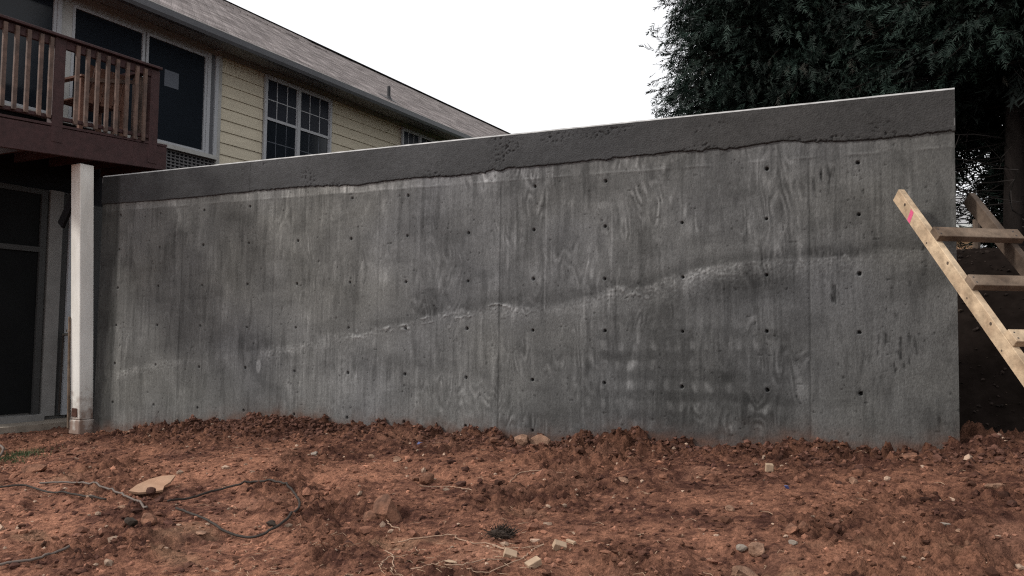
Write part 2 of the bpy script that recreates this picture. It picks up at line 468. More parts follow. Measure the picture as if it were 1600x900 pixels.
# damp patches in rough rows low in the third bay, broken by pale upright dabs
rows = .5 + .5 * np.sin(2 * math.pi * (Z / .152 + .22 * fbm(X * 1.3, Z * .8, 2, 380)))
cols_ = .5 + .5 * np.sin(2 * math.pi * (X / .118 + 1.1 * fbm(X * 2.0, Z * 1.7, 3, 381)))
bm_ = sstep(4.4, 5.1, X + .25 * fbm(X * 2, Z * 2, 2, 383)) * sstep(6.38, 6.15, X) * sstep(1.0, .7, Z) * sstep(-.05, .1, Z)
brk = sstep(-.25, .3, fbm(X * 3.4, Z * 4.2, 3, 385))
tone *= 1 - .36 * bm_ * (.30 + .70 * rows * brk)
tone *= 1 + .52 * bm_ * sstep(.55, .95, cols_) * sstep(.75, .25, rows) * (.25 + .9 * brk)
# bay-wise level
tone *= np.interp(X, [-.9, .5, 1.5, 2.6, 3.6, 3.95, 3.97, 5, 6.37, 6.4, 7.3], [1.0, 1.05, 1.12, 1.12, 1.12, 1.08, 1.03, .95, .90, .93, .93])
tone *= 1 - .18 * sstep(1.1, .3, Z) * sstep(3.9, 4.4, X) * sstep(6.4, 6.2, X)
# sloping pour line
PL = [(-.9, .24), (-.59, .293), (-.03, .411), (.77, .497), (1.35, .573), (1.97, .658), (2.40, .760), (2.55, .743), (2.82, .803), (3.09, .873), (3.41, .946), (3.72, .973),
      (4.02, 1.01), (4.25, .973), (4.47, 1.009), (4.80, 1.074), (4.98, 1.147), (5.16, 1.120), (5.31, 1.191), (5.55, 1.259), (5.88, 1.309), (6.24, 1.323), (6.49, 1.343), (6.74, 1.345), (7.05, 1.378), (7.3, 1.39)]
dz = Z - curve(PL, X) - .030 * fbm(X * 5, Z * 5, 3, 400) - .012 * fbm(X * 22, Z * 22, 2, 402)
wline = np.interp(X, [-.9, -.5, .2, .5, 1.3, 1.9, 2.3, 2.5, 3.0, 4.0, 4.6, 5.0, 5.6, 6.3, 6.7, 7.1], [.2, .7, .7, .05, .4, .9, .35, 1., .55, .8, .5, .75, 1., .9, .55, .3])
wid = np.interp(X, [-.9, 1.5, 2.3, 2.6, 4.0, 4.9, 5.3, 6.4, 7.2], [.055, .06, .05, .022, .05, .06, .085, .075, .05])
spk = .55 + .75 * sstep(-.25, .35, fbm(X * 48, Z * 48, 2, 410)) * (1 + .5 * fbm(X * 12, Z * 12, 2, 412))
below = np.where(dz < 0, np.exp(-(dz / (wid * 1.5)) ** 2), np.exp(-(dz / (wid * np.where(X > 4.9, .13, .40))) ** 2))
tone *= 1 + np.where(X > 4.9, .95, .60) * wline * below * (spk - .35) * (.35 + .9 * sstep(-.25, .25, fbm(X * 2.6, Z * 3, 3, 414)))
dz3 = dz - .045 * fbm(X * 4.5, Z * 2, 3, 418)
crest = (np.exp(-((dz3 - .006) / (.004 + .012 * sstep(-.2, .4, fbm(X * 9, Z * 9, 2, 417)))) ** 2) + .7 * np.exp(-((dz3 + .03 + .05 * fbm(X * 3, Z * 0, 2, 419)) / .007) ** 2)) * sstep(2.6, 2.9, X) * sstep(4.15, 3.95, X) * sstep(-.05, .2, fbm(X * 6, Z * 9, 3, 420))
crest += .8 * sstep(.0, .3, fbm(X * 14, Z * 20, 3, 422)) * np.exp(-(((X - 2.55) / .14) ** 2 + ((Z - .755 - .25 * (X - 2.55)) / .035) ** 2))
crest += .6 * sstep(.0, .3, fbm(X * 20, Z * 24, 3, 423)) * np.exp(-(((X - 5.12) / .16) ** 2 + ((Z - 1.12) / .05) ** 2))
crest2 = np.exp(-((dz - .0 + .03 * fbm(X * 6, Z * 1, 2, 425)) / .014) ** 2) * sstep(4.85, 5.0, X) * sstep(6.5, 6.3, X) * .35
tone += (.13 * crest + .03 * crest2) * (.6 + .4 * spk)
tone *= 1 - .25 * np.exp(-((dz - .05) / .05) ** 2) * sstep(2, 3, X) - .22 * np.exp(-((dz + .20) / .09) ** 2) * sstep(5.0, 5.5, X) * sstep(6.45, 6.3, X)
Y -= .006 * below * wline * (spk - .7) + .010 * crest
# paler crumbly strip under the cement coat, with the thin fin of the form joint
band_b = [(-.9, 2.13), (-.6, 2.126), (-.12, 2.118), (.61, 2.122), (1.2, 2.136), (1.84, 2.139), (2.51, 2.113), (3.06, 2.133), (3.7, 2.126), (4.06, 2.153), (4.35, 2.147), (4.84, 2.16),
          (5.36, 2.168), (5.88, 2.162), (6.2, 2.181), (6.66, 2.139), (7.02, 2.141), (7.3, 2.155)]
fin = 2.052 + .006 * fbm(X * 3, Z * 0, 2, 430)
strip = sstep(-.004, .010, Z - fin)
sa = np.interp(X, [-.6, -.3, .3, .7, 1.5, 2.4, 3.3, 3.8, 4.4, 5.2, 7.3], [.2, 1.2, .55, .5, 1.0, 1.1, 1.0, .4, .45, .30, .25])
tone *= 1 + strip * sa * (.35 + .8 * sstep(-.3, .4, fbm(X * 30, Z * 4, 2, 440)) * sstep(-.35, .2, fbm(X * 2.5, Z * 3, 2, 445)))
finl = np.exp(-((Z - fin) / .006) ** 2) * sstep(-.15, .25, fbm(X * 5, Z * 2, 2, 450))
tone += .028 * finl
Y -= .004 * finl
# paler sandy zones below the pour line
def zone(xa, xb, zc, hh, a_):
    m = sstep(xa - .15, xa + .15, X) * sstep(xb + .15, xb - .15, X) * np.exp(-((Z - zc(X) - .03 * fbm(X * 4, Z * 3, 3, 455)) / hh) ** 2)
    return 1 + .5 * a_ * m * (.25 + 1.1 * sstep(-.25, .3, fbm(X * 2.2, Z * 3.4, 3, 459))) * (.45 + .9 * sstep(-.3, .3, fbm(X * 40, Z * 40, 2, 456))) * (.6 + .6 * fbm(X * 3, Z * 4, 2, 457))
pl = lambda q: curve(PL, q)
tone *= zone(4.05, 4.85, lambda q: pl(q) - .03, .075, .42)
tone *= zone(5.35, 6.45, lambda q: pl(q) - .035, .045, .55)
tone *= zone(1.35, 2.3, lambda q: pl(q) - .03, .055, .95)
tone *= zone(-.6, .15, lambda q: pl(q), .05, .85)
tone *= zone(.15, 1.35, lambda q: pl(q) - .01, .03, .35)
tone *= zone(6.5, 7.2, lambda q: pl(q) - .02, .05, .35)
tone *= 1 - .35 * sstep(6.2, 6.35, X) * sstep(6.75, 6.6, X) * np.exp(-((Z - 1.37) / .03) ** 2) * sstep(-.1, .3, fbm(X * 40, Z * 5, 2, 458))
tone *= 1 - .25 * sstep(5.55, 5.75, X) * sstep(6.42, 6.25, X) * np.exp(-((Z - 1.19) / .07) ** 2)
# seams between the form panels, chalky drips, a rubbed patch
for sx, dk, st in ((SEAM[0], .15, .35), (SEAM[1], .6, .5), (SEAM[2], .42, .5), (.32, .35, .3), (2.75, .18, .3), (5.17, .12, .3)):
    w_ = .006 + .003 * fbm(Z * 6, X * 0, 2, 460)
    ln = np.exp(-((X - sx - .004 * fbm(Z * 3, X * 0, 2, 465)) / w_) ** 2) * sstep(2.06, 2.0, Z)
    tone *= 1 - dk * ln
    tone *= 1 + .18 * st * np.exp(-((X - sx + .05) / .03) ** 2) * (fbm(X * 20, Z * 1.5, 2, 470) + .3)
    Y += .003 * ln
def drip(x, za, zb_, w, a):
    global tone
    c = x + .014 * fbm(Z * 2.2 + x * 9, X * 0 + x, 3, 480)
    tone = tone + a * np.exp(-((X - c) / w) ** 2) * sstep(za - .02, za + .05, Z) * sstep(zb_ + .02, zb_ - .1, Z) * (.6 + .5 * fbm(Z * 14, X * 0, 2, 481))
for a in ((4.37, .95, 2.0, .006, .10), (4.93, 1.2, 1.85, .005, .10), (5.07, 1.3, 1.75, .005, .06), (1.75, 1.45, 1.98, .010, .05), (2.3, 1.5, 2.0, .02, .05), (-.1, .95, 1.2, .008, .06), (.95, .9, 1.3, .010, .05),
          (.62, .6, .95, .008, .045), (1.75, .1, .5, .012, .03), (2.45, .2, .6, .008, .04), (2.75, .0, .6, .01, .035), (3.35, .1, .7, .012, .04), (3.9, .2, .8, .01, .035), (.25, .1, .5, .006, .05),
          (3.1, 1.1, 1.5, .008, .03), (3.97, .5, .9, .02, .04), (4.4, 1.5, 1.8, .02, .02), (7.02, 1.62, 1.9, .006, .11), (5.6, .4, .8, .01, .03), (4.7, .1, .7, .008, .04), (4.6, .0, .5, .008, .03)):
    drip(*a)
for cx, cz, rx, rz, a in ((1.385, .44, .030, .07, .10), (4.86, 1.80, .05, .03, .03), (.35, 1.9, .1, .12, .02), (2.75, 1.3, .15, .35, .02), (3.3, 1.05, .2, .12, -.02)):
    r = ((X - cx) / rx) ** 2 + ((Z - cz) / rz) ** 2 + .5 * fbm(X * 20, Z * 12, 2, 490)
    tone += a * sstep(1.3, .6, r)
# honeycombed spots and bug holes
pit = sstep(.60, .68, perlin(X * 36, Z * 36, 500)) * sstep(.0, .25, fbm(X * 5, Z * 5, 3, 505) + .06 * sstep(6.3, 6.6, X))
blk = sstep(.15, .45, fbm(X * 30, Z * 7, 3, 515)) * (np.exp(-(((X - 6.55) / .10) ** 2 + ((Z - 1.08) / .16) ** 2)) + 1.2 * np.exp(-(((X - 6.93) / .16) ** 2 + ((Z - .68) / .26) ** 2))
      + np.exp(-(((X - 7.2) / .1) ** 2 + ((Z - .3) / .1) ** 2)) + .9 * np.exp(-(((X - 6.55) / .2) ** 2 + ((Z - 1.36) / .05) ** 2)) + np.exp(-(((X - 6.5) / .15) ** 2 + ((Z - 1.9) / .12) ** 2)))
tone *= 1 - .5 * pit - .7 * np.clip(blk, 0, 1)
Y += .004 * pit + .005 * np.clip(blk, 0, 1)
tone *= 1 - .66 * sstep(-.585, -.665, X + .012 * fbm(Z * 3, X * 0, 2, 518)) * (.85 + .15 * sstep(.6, -.2, Z) * 0)   # post and balcony shade painted into the tone as a dark strip
tone = .098 * (np.clip(tone, .01, 1) / .098) ** 1.05
tone = np.clip(tone, .018, .34)
warm = .5 + .5 * np.clip(fbm(X * .7, Z * .9, 3, 520) * 1.6 + np.interp(X, [-.9, 2.2, 3.5, 6, 6.8, 7.3], [.5, .25, -.5, -.35, .15, .3]), -1, 1)
wc = np.stack([tone * (.985 + .03 * warm), tone * (1.0 + .01 * warm), tone * (1.03 - .08 * warm)], 1) * 1.06
# dirt splash at the foot
spl = (np.exp(-np.clip(Z - curve(CONTACT, X), 0, None) / .05) * .55 * (1 + 1.4 * fbm(X * 7, Z * 9, 3, 530)))[:, None]
wc = wc * (1 - spl.clip(0, .8)) + spl.clip(0, .8) * np.array([.10, .055, .04])
# tie holes: pushed 30 mm into the face, rims snapped to a circle
HR = .0155
for i in range(-1, 12):
    for k, hz in enumerate((1.63 + .36, 1.63, 1.63 - .4064, 1.63 - .8128, 1.63 - 1.2192, 1.63 - 1.6256)):
        if k == 0 and i in (3, 6, 9): continue
        cx, cz = i * .6096 + rng.normal(0, .004), hz + rng.normal(0, .004)
        i0 = int((cx - WX0) / PXW); k0 = int((cz - z0) / PXW)
        sel = [(kk * nx + ii) for kk in range(max(0, k0 - 7), min(nz, k0 + 9)) for ii in range(max(0, i0 - 7), min(nx, i0 + 9))]
        sel = np.array(sel)
        dx, dzz = XO[sel] - cx, ZO[sel] - cz
        d = np.hypot(dx, dzz) + 1e-9
        R_ = HR * rng.uniform(.85, 1.1)
        rim = (d > R_ - PXW * .55) & (d < R_ + PXW * .5)
        ins = d <= R_ - PXW * .55
        X[sel[rim]] = cx + dx[rim] / d[rim] * R_; Z[sel[rim]] = cz + dzz[rim] / d[rim] * R_
        Y[sel[ins]] = .035
        wc[sel[ins]] = wc[sel[ins]] * .35
        halo = (d > R_) & (d < R_ * 2)
        wc[sel[halo]] *= rng.uniform(.86, 1.04)
tone_fin = 1
Y += .0012 * fbm(XO * 20, ZO * 20, 3, 540) + .0012 * fbm(XO * 2, ZO * 2, 2, 545) * 2
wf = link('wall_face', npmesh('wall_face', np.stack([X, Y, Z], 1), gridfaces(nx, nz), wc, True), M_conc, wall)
MB().box((WX0, .045, -.55), (WX1, WTH, 2.42)).build('wall_core', M_cback, wall)
mbs = MB()
mbs.add([(WX1, 0, -.55), (WX1, .05, -.55), (WX1, .05, 2.2), (WX1, 0, 2.2), (WX0, 0, -.55), (WX0, .05, -.55), (WX0, .05, 2.2), (WX0, 0, 2.2)], [(0, 1, 2, 3), (4, 7, 6, 5)])
mbs.build('wall_end', M_cback, wall)
# cement coat along the top: 13 mm proud, ragged lower edge
nbx, nbz = 1100, 38
bx = np.linspace(WX0 - .004, WX1 + .004, nbx)
low = curve(band_b, bx) + .012 * fbm(bx * 3, bx * 0, 3, 600) + (.016 * fbm(bx * 12, bx * 0, 3, 602) + .010 * fbm(bx * 40, bx * 0, 2, 603)) * sstep(1.0, 1.4, bx) * (.3 + sstep(-.2, .3, perlin(bx * 1.7, bx * 0, 604)))
bt = np.linspace(0, 1, nbz)
BX = np.tile(bx, (nbz, 1)); BZ = low[None] + (2.431 - low[None]) * bt[:, None]
bxr, bzr = BX.ravel(), BZ.ravel()
hb = bzr - np.tile(low, (nbz, 1)).ravel()
rg = sstep(.9, 1.5, bxr)
pits = sstep(.18, .38, fbm(bxr * 38, bzr * 46, 2, 610)) * sstep(.02, .34, fbm(bxr * 2.4, bzr * 4, 2, 612) + .34 * np.exp(-hb / .03) - .17) * rg
BY = -.013 + .0025 * fbm(bxr * 9, bzr * 9, 3, 620) + .009 * pits
BY = np.where(hb < .004, .004, BY)
bcol = .042 * (1 + .38 * fbm(bxr * 1.4, bzr * 3.5, 4, 630) + .16 * fbm(bxr * 12, bzr * 14, 3, 635)) * (1 - .45 * pits) * np.interp(bxr, [-.9, 1.2, 1.25, 3, 5, 7.3], [.92, .96, 1.10, 1.12, .98, .84])
bcol *= 1 - .62 * sstep(-.585, -.665, bxr)  # painted shade strip beside the post, carried up over the coat
bcol *= 1 - .55 * np.exp(-((bxr - 1.215) / .004) ** 2)
bcol *= 1 - .35 * np.exp(-hb / .014) * rg
rag = np.exp(-hb / .03) * sstep(.1, .5, fbm(bxr * 8, bzr * 10, 2, 640)) * rg
bcol *= 1 + .3 * rag
bc3 = np.stack([bcol * .985, bcol * 1.0, bcol * 1.05], 1)
wm = sstep(4.6, 6, bxr)[:, None]
bc3 = bc3 * (1 - wm) + np.stack([bcol * 1.03, bcol, bcol * .99], 1) * wm
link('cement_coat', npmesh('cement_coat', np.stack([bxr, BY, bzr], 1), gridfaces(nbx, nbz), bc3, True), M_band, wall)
# tooled top edge: a narrow chamfer that faces the sky
ne = 420
ex = np.linspace(WX0 - .004, WX1 + .004, ne)
e1 = np.stack([ex, np.full(ne, -.0135), np.full(ne, 2.431)], 1)
e2 = np.stack([ex, .000 + .001 * fbm(ex * 8, ex * 0, 2, 650), 2.445 + .002 * fbm(ex * 5, ex * 0, 3, 652)], 1)
e3 = np.stack([ex, np.full(ne, WTH + .002), np.full(ne, 2.440)], 1)
link('top_edge', npmesh('top_edge', np.concatenate([e1, e2, e3]), gridfaces(ne, 3)), M_edge, wall)
MB().box((WX0 - .003, -.0125, 2.17), (WX0 + .004, WTH, 2.43)).box((WX1 - .004, -.0125, 2.19), (WX1 + .0035, WTH, 2.43)).build('coat_return', M_cback, wall)

# ------------------------------------------------------------------ house (stands square behind the wall's left end)
HAZ = math.radians(2.8)
HM = Matrix(((math.cos(HAZ), math.sin(HAZ), 0, -2.1), (-math.sin(HAZ), math.cos(HAZ), 0, 0), (0, 0, 1, 0), (0, 0, 0, 1)))   # local x: out of the wall, y: along it
def hb_(o0, o1, s0, s1, za, zb2, mb=None):
    mb = mb or MB(HM)
    return mb.box((o0, s0, za), (o1, s1, zb2))
def hw(o, s, z): return HM @ Vector((o, s, z))
HS0, HS1 = -.64, 20.0
house = empty('house', hw(-3, 5, -.3), 'cream lap-sided house with grey shingle roof behind the wall', 'house')
hb_(-8.6, -.03, HS0, HS1, -.5, 4.84).build('wall', M_base, house)
lap = .1725
lapmesh = None
for k in range(-6, 9):
    zb_k = 3.342 + lap * k; zt = min(zb_k + lap + .02, 4.845)
    if zt - zb_k < .03: continue
    s0, s1 = 2.66, HS1
    m_ = MB(HM)
    m_.hexa([(-.028, s0, zb_k), (.009, s0, zb_k), (.009, s1, zb_k), (-.028, s1, zb_k), (-.028, s0, zt), (-.010, s0, zt), (-.010, s1, zt), (-.028, s1, zt)])
    m_.build('siding_board', M_yel, house)
hb_(-.029, .004, HS0, 2.62, 3.225, 4.84).build('bay_panel', M_white, house)
hb_(-.028, .038, 2.60, 2.665, 2.3, 4.845).build('corner_board', M_white, house)
hb_(.0, .03, 2.67, HS1, 4.775, 4.846).build('frieze_board', M_fri, house)
# big fixed lights on the balcony
def pane_unit(s0, s1, za, zb2, glass, fr=.035, o=.0):
    w = hb_(o + .006, o + .012, s0 + fr, s1 - fr, za + fr, zb2 - fr).build('window_pane', glass, house)
    for a in ((s0, s0 + fr, za, zb2), (s1 - fr, s1, za, zb2), (s0 + fr, s1 - fr, za, za + fr), (s0 + fr, s1 - fr, zb2 - fr, zb2)):
        hb_(o + .005, o + .035, *a).build('sash', M_trim, w)
    return w
pane_unit(-.60, .17, 3.285, 4.70, M_glass)
pane_unit(.37, 1.375, 3.285, 4.70, M_glass)
rp = pane_unit(1.40, 2.40, 3.285, 4.70, M_glass)
hb_(.005, .05, .172, .225, 3.29, 4.70).build('window_casing', M_trim, house)
hb_(.005, .03, .228, .368, 3.29, 4.70).build('window_casing', M_white, house)
hb_(.005, .045, 2.403, 2.46, 3.285, 4.74).build('window_casing', M_trim, house)
hb_(.005, .028, 2.463, 2.535, 3.285, 4.74).build('window_casing', M_gut, house)
hb_(.005, .05, 2.538, 2.597, 3.285, 4.74).build('window_casing', M_trim, house)
hb_(.005, .02, HS0, 2.40, 4.703, 4.845).build('header_board', M_fri, house)
hb_(-.02, .07, HS0, 2.60, 3.225, 3.283).build('window_sill', M_white, house)
# lattice skirt under the bay
la = hb_(-.028, -.012, HS0, 2.62, 2.0, 3.222).build('lattice_backing', M_black, house)
lm = MB(HM)
k = 0
for zz in np.arange(2.62, 3.21, .045): lm.box((-.011, .9, zz), (.004, 2.6, zz + .017))
for ss in np.arange(.95, 2.6, .07): lm.box((-.0105, ss, 2.6), (-.002, ss + .022, 3.215))
tag(lm.build('lattice_slats', M_latt, house), kind='stuff')
# double-hung windows
def twin(s0, s1, za, zb2, zm, cols=3):
    fr, mu = .05, .03
    w = hb_(.017, .05, s0, s0 + fr, za, zb2).build('window', M_trim, house)
    hb_(.017, .05, s1 - fr, s1, za, zb2).build('frame', M_trim, w)
    hb_(.017, .055, s0 + fr, s1 - fr, zb2 - fr - .02, zb2).build('frame', M_trim, w)
    mid = (s0 + s1) / 2 - .02
    hb_(.018, .048, mid - mu, mid + mu, za, zb2 - fr - .02).build('mullion', M_trim, w)
    for a, b in ((s0 + fr, mid - mu), (mid + mu, s1 - fr)):
        top = zb2 - fr - .02
        hb_(.019, .040, a, b, zm - .022, zm + .022).build('meeting_rail', M_trim, w)
        hb_(.0185, .034, a, a + .022, za, top).build('sash', M_trim, w); hb_(.0185, .034, b - .022, b, za, top).build('sash', M_trim, w)
        zc = (zm + top) / 2
        dw = (b - a) / cols
        for i in range(cols):
            for (p, q) in ((zm + .022, zc), (zc, top)):
                hb_(.017, .022, a + i * dw, a + (i + 1) * dw, p + .001, q - .001).build('pane', M_glass2, w)
        hb_(.017, .021, a, b, za, zm - .022).build('pane', M_glass, w)
        for i in range(1, cols):
            hb_(.0225, .029, a + i * dw - .007, a + i * dw + .007, zm + .022, top).build('muntin', M_trim, w)
            hb_(.0215, .0225, a + i * dw - .005, a + i * dw + .005, za, zm - .03).build('muntin', M_paper, w)
        hb_(.0225, .0285, a, b, zc - .007, zc + .007).build('muntin', M_trim, w)
        hb_(.0215, .0224, a, b, zm - .36, zm - .35).build('muntin', M_paper, w)
twin(3.505, 5.05, 2.95, 4.757, 4.077)
twin(7.08, 8.35, 2.95, 4.757, 4.077)
# soffit, fascia, gutter
hb_(-.02, .46, HS0 - .4, HS1 + .4, 4.848, 4.868).build('soffit', M_soff, house)
hb_(.445, .462, HS0 - .4, HS1 + .4, 4.775, 4.846).build('fascia', M_gut, house)
gm = MB(HM)
prof = [(.464, 4.77), (.53, 4.77), (.555, 4.81), (.56, 4.885), (.553, 4.885), (.545, 4.815), (.525, 4.78), (.464, 4.78)]
a, b = HS0 - .4, HS1 + .4
nP = len(prof)
gm.add([(p[0], a, p[1]) for p in prof] + [(p[0], b, p[1]) for p in prof], [(i, (i + 1) % nP, nP + (i + 1) % nP, nP + i) for i in range(nP)])
gm.build('gutter', M_gut, house)
hb_(.555, .562, a, b, 4.886, 4.896).build('gutter_lip', M_white, house)
# roof: stepped courses of shingles
RP, RR, SRD = .6, 5.0, 9.0
L_sl = math.hypot(1, RP)
nc = int(RR * L_sl / .145)
V, F, UVc = [], [], []
for c in range(nc):
    d0, d1 = c * .145, (c + 1) * .145 + .004
    for (dd, hh) in ((d0, 0), (d0, .009), (d1, .003)):
        oo = .535 - dd / L_sl; zz = 4.90 + RP * dd / L_sl + hh
        for s_ in (a, b):
            p = hw(oo, s_, zz); V.append(tuple(p)); UVc.append((s_ + 20, dd + (.03 if hh < .01 and dd == d0 else .02 if hh > .005 else -.012), 0))
    i = c * 6
    F += [(i, i + 1, i + 3, i + 2), (i + 2, i + 3, i + 5, i + 4)]
me = npmesh('roof', np.array(V), np.array(F))
at = me.attributes.new('roofco', 'FLOAT_VECTOR', 'POINT'); at.data.foreach_set('vector', np.array(UVc, np.float32).ravel())
roof = link('roof', me, M_shin, house)
zr = 4.90 + RP * RR
hm2 = MB(HM); hm2.hexa([(.50, a, 4.875), (.50, b, 4.875), (-RR + .53, b, zr - .03), (-RR + .53, a, zr - .03), (.50, a, 4.893), (.50, b, 4.893), (-RR + .53, b, zr - .004), (-RR + .53, a, zr - .004)])
hm2.build('roof_deck', M_black, roof)
hm2 = MB(HM); hm2.hexa([(-RR + .53, a, zr - .03), (-RR + .53, b, zr - .03), (-2 * RR + .53, b, 4.87), (-2 * RR + .53, a, 4.87), (-RR + .53, a, zr), (-RR + .53, b, zr), (-2 * RR + .53, b, 4.90), (-2 * RR + .53, a, 4.90)])
hm2.build('far_slope', M_fdark, roof)
hm2 = MB(HM); hm2.hexa([(-RR + .40, a, zr - .005), (-RR + .66, a, zr - .005), (-RR + .66, b, zr - .005), (-RR + .40, b, zr - .005), (-RR + .51, a, zr + .045), (-RR + .55, a, zr + .045), (-RR + .55, b, zr + .045), (-RR + .51, b, zr + .045)])
hm2.build('ridge_cap', M_fdark, roof)
# a second layer of roofing laps over the ridge at the near end
V2, F2, U2 = [], [], []
for c in range(9):
    d0, d1 = 4.85 + c * .145, 4.85 + (c + 1) * .145 + .004
    for (dd, hh) in ((d0, 0 if c else -.05), (d0, .009), (d1, .003)):
        oo = .535 - dd / L_sl; zz = 4.925 + RP * dd / L_sl + hh
        for s_ in (a, SRD):
            V2.append(tuple(hw(oo, s_, zz))); U2.append((s_ + 27.3, dd + (.03 if hh < .01 and dd == d0 else -.012), 0))
    i = c * 6
    F2 += [(i, i + 1, i + 3, i + 2), (i + 2, i + 3, i + 5, i + 4)]
me = npmesh('upper_roof', np.array(V2), np.array(F2))
at = me.attributes.new('roofco', 'FLOAT_VECTOR', 'POINT'); at.data.foreach_set('vector', np.array(U2, np.float32).ravel())
link('upper_roof', me, M_shin, roof)
# plumbing vent through the roof
vo = .16; vz = 4.90 + RP * (.535 - vo)
vp = MB().tube([hw(vo, 6.47, vz - .05), hw(vo, 6.47, vz + .24)], .032, 12).build('vent_pipe', M_pipe, roof, smooth=False)
MB().tube([hw(vo, 6.47, vz - .04), hw(vo, 6.47, vz + .05)], [.085, .04], 12).build('vent_boot', M_pipe, vp)
hm2 = MB(HM); hm2.hexa([(vo - .12, 6.34, vz + .075 + .012), (vo + .12, 6.34, vz - .068 + .012), (vo + .12, 6.60, vz - .068 + .012), (vo - .12, 6.60, vz + .075 + .012), (vo - .12, 6.34, vz + .09), (vo + .12, 6.34, vz - .053), (vo + .12, 6.60, vz - .053), (vo - .12, 6.60, vz + .09)])
hm2.build('vent_flashing', M_latt, vp)
# lower storey: glazed door and casings under the balcony
dr = hb_(-.028, .0, -.56, .10, -.2, 2.33).build('door', M_dglass, house)
for nm, aa in (('door_frame', (.10, .17, -.22, 2.39)), ('door_frame', (-.56, .10, 2.33, 2.39)), ('door_frame', (-.63, -.56, -.22, 2.39)), ('door_rail', (-.56, .10, 1.655, 1.715))):
    hb_(-.028, .03, *aa).build(nm, M_dfr, dr)
hb_(-.02, .10, -.63, .2, -.31, -.221).build('threshold', M_base, dr)
hb_(-.028, .035, .20, .36, -.25, 2.40).build('door_casing', M_base, house)
hb_(-.028, .022, .363, .44, -.25, 2.40).build('door_casing', M_dfr, house)
hb_(-.028, .05, .443, .53, -.25, 2.40).build('door_casing', M_trim, house)
hb_(-.028, -.005, .54, 3.0, -.4, 2.3).build('dark_basement_siding', M_dfr, house)
pp = MB().tube([hw(.07, .405, .70), hw(.07, .40, .2), hw(.07, .39, -.22)], .011, 8).build('water_pipe', M_cable, house)
MB().tube([hw(.07, .40, .70), hw(.16, .42, .705), hw(.20, .43, .66)], .016, 8).build('spigot', M_brass, pp)
MB().tube([hw(.15, .42, .73), hw(.15, .42, .76)], .03, 8).build('spigot_handle', M_brass, pp)
slab = hb_(-.02, .42, HS0, .55, -.5, -.292).build('patio_slab', M_slab)
tag(slab, 'low concrete pad under the balcony', kind='structure')

# paper taped inside the balcony window
ps = hb_(.0135, .0155, 1.705, 1.935, 4.075, 4.30).build('paper_sheet', M_paper)
tag(ps, 'pale sheet of paper taped to the balcony window glass', 'paper')

# ------------------------------------------------------------------ balcony
deck = empty('balcony', hw(1.1, -.1, -.3), 'dark red-brown stained timber balcony with slatted railing on a white post', 'balcony')
def zslope(s, z_l, z_r): return z_l + (z_r - z_l) * (s + 1.07) / 1.92
def sbar(o0, o1, s0, s1, lo, hi, name, m, par=deck, bevel=.004):
    mb = MB(HM)
    mb.hexa([(o0, s0, zslope(s0, *lo)), (o1, s0, zslope(s0, *lo)), (o1, s1, zslope(s1, *lo)), (o0, s1, zslope(s1, *lo)),
             (o0, s0, zslope(s0, *hi)), (o1, s0, zslope(s0, *hi)), (o1, s1, zslope(s1, *hi)), (o0, s1, zslope(s1, *hi))])
    return mb.build(name, m, par, bevel)
DS0, DS1 = -1.55, .85
sbar(1.16, 1.20, DS0, DS1, (2.535, 2.655), (2.825, 2.932), 'beam', M_stain)
sbar(.04, 1.158, DS1 - .04, DS1, (2.54, 2.66), (2.82, 2.925), 'end_beam', M_stain)
for i in range(6):
    s_ = DS0 + .1 + i * .4
    sbar(.04, 1.157, s_, s_ + .04, (2.59, 2.71), (2.79, 2.895), 'joist', M_stain, bevel=0)
for i in range(8):
    sbar(.03 + i * .148, .03 + i * .148 + .14, DS0, DS1 - .002, (2.835, 2.934), (2.86, 2.960), 'deck_board', M_stain, bevel=0)
sbar(1.10, 1.245, DS0, .72, (3.795, 3.815), (3.825, 3.845), 'handrail', M_stain)
sbar(1.155, 1.195, DS0, .62, (3.70, 3.715), (3.793, 3.812), 'top_rail', M_stain)
sbar(1.155, 1.195, DS0, .62, (2.915, 2.995), (2.955, 3.035), 'bottom_rail', M_stain)
for s0, s1 in ((-.555, -.435), (.60, .715)):
    hb_(1.115, 1.205, s0, s1, 2.70, 3.80).build('newel_post', M_stain, deck, .004)
proto = None
for s_ in (-1.42, -1.30, -1.184, -1.066, -.95, -.831, -.702, -.597, -.308, -.193, -.075, .045, .161, .287, .408, .515):
    m_ = MB(HM).box((1.197, s_ - .02, 2.93), (1.228, s_ + .02, 3.775))
    m_.build('baluster', M_balu, deck, .003)
# return of the railing to the house
hb_(.05, 1.10, .62, .72, 3.79, 3.83).build('handrail', M_stain, deck, .004)
hb_(.05, 1.11, .65, .69, 2.98, 3.02).build('bottom_rail', M_stain, deck, .003)
for i in range(8):
    hb_(.12 + i * .125, .155 + i * .125, .692, .722, 2.95, 3.78).build('baluster', M_balu, deck, .003)
